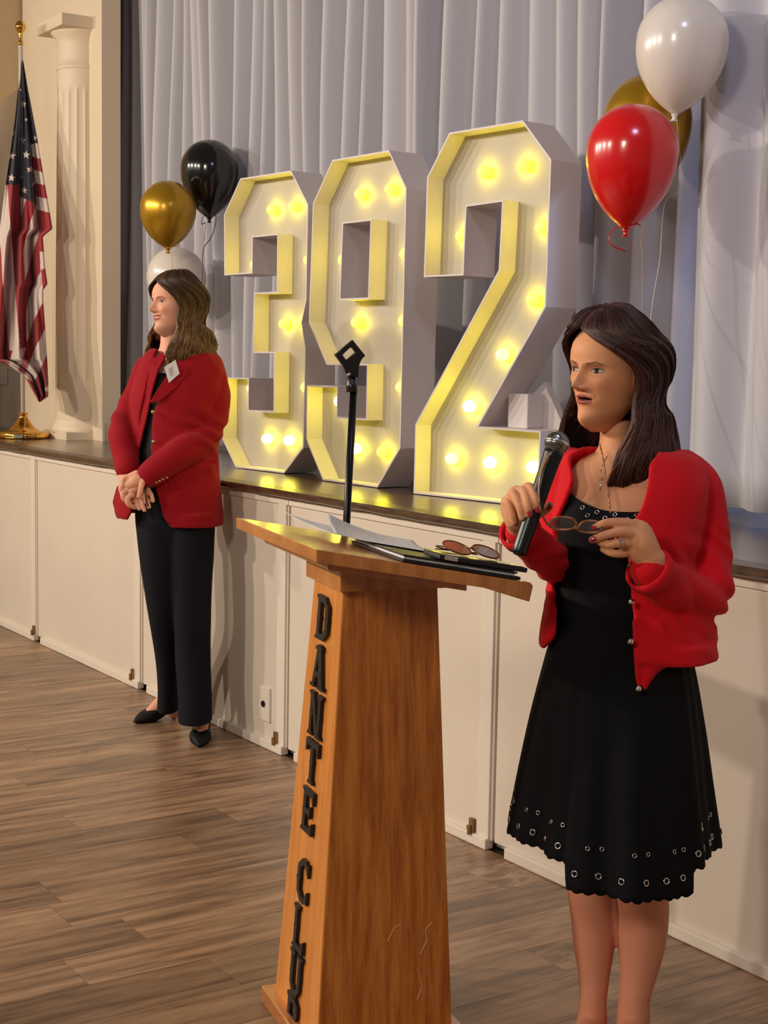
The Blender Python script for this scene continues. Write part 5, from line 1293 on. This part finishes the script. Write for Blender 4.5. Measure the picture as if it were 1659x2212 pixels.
# name tag, ring of dark hair tie
nt_ = [(355, 793), (379, 777), (388, 807), (365, 827)]
bm = bmesh.new(); vs = [bm.verts.new(B_(x, y, -.158 + .012 * (i in (1, 2)))) for i, (x, y) in enumerate(nt_)]; bm.faces.new(vs); tg = bm_obj('name_tag', bm, M_paper, None); sub_parent(tg, wl); md = tg.modifiers.new('t', 'SOLIDIFY'); md.thickness = .0025
M_ink = mat('grey_print', srgb(150, 130, 130), .6); bm = bmesh.new()
for i in range(5):
    s0 = .28 + i * .10
    a = B_(355, 793, -.1605).lerp(B_(365, 827, -.1605), s0); b2 = B_(379, 777, -.1485).lerp(B_(388, 807, -.1485), s0); p, q = a.lerp(b2, .25), a.lerp(b2, .25 + .4 * (1 - .1 * i)); dn = (B_(365, 827, -.158) - B_(355, 793, -.158)).normalized() * .0022
    for vs in [(p, q, q + dn, p + dn)]: bm.faces.new([bm.verts.new(v) for v in vs])
under(bm_obj('printed_lines', bm, M_ink, None), tg)
v, f = tube(smooth_path([G_(312, 1054, -.010), G_(315, 1070, -.014), G_(316, 1082, -.014), G_(320, 1094, -.012)], 5), [(.0045, .003)] * 16, 8); pmesh('wrist_strap', (v, f), M_black, wl)
# pumps
M_shoe = mat('black_velvet_shoe', srgb(11, 9, 11), .6, spec=.3, var=.9, vscale=90)
def shoe(toe, heel):
    d = toe - heel; Ld = d.length; d.normalize(); s = UP.cross(d); v = []; n_ = 20
    # (t along, half width, z bottom, z top)
    sec = [(-.03, .018, .052, .085), (.0, .029, .048, .094), (.10, .032, .042, .090), (.25, .031, .030, .066), (.40, .033, .014, .042), (.52, .036, .004, .045), (.62, .039, .001, .046), (.72, .037, .001, .041), (.82, .029, .002, .034), (.92, .016, .004, .024), (1.0, .004, .007, .014)]
    sec = smooth_path(sec, 3)
    for t, w, zb, zt_ in sec:
        for k in range(n_):
            a = 2 * math.pi * k / n_; x, y = sup(a, w, (zt_ - zb) / 2, 2.6); v.append(heel + d * (t * Ld) + s * x + UP * ((zb + zt_) / 2 + y))
    f = [(i * n_ + k, i * n_ + (k + 1) % n_, (i + 1) * n_ + (k + 1) % n_, (i + 1) * n_ + k) for i in range(len(sec) - 1) for k in range(n_)] + [tuple(range(n_))[::-1], tuple(range((len(sec) - 1) * n_, len(sec) * n_))]
    # open the throat of the shoe
    keep = []
    for q in f:
        c_ = sum((v[i] for i in q), Vector()) / len(q); t = (c_ - heel).dot(d) / Ld; top = c_.z > np.interp(t, [0, .25, .5, .6], [.078, .055, .036, .046]) 
        if top and .03 < t < .56 and abs((c_ - heel).dot(s)) < .027: continue
        keep.append(q)
    o = pmesh('shoe', (v, keep), M_shoe, wl); md = o.modifiers.new('t', 'SOLIDIFY'); md.thickness = .003; md.offset = 1
    hv_, hf_ = tube([heel + d * .012 + UP * .052, heel + d * .010 + UP * .02, heel + d * .008 + UP * .0005], [.017, .008, .0075], 14)
    under(mesh_obj('heel', hv_, hf_, M_shoe, None, True), o)
shoe(sh1t, sh1h); shoe(sh2t, sh2h)
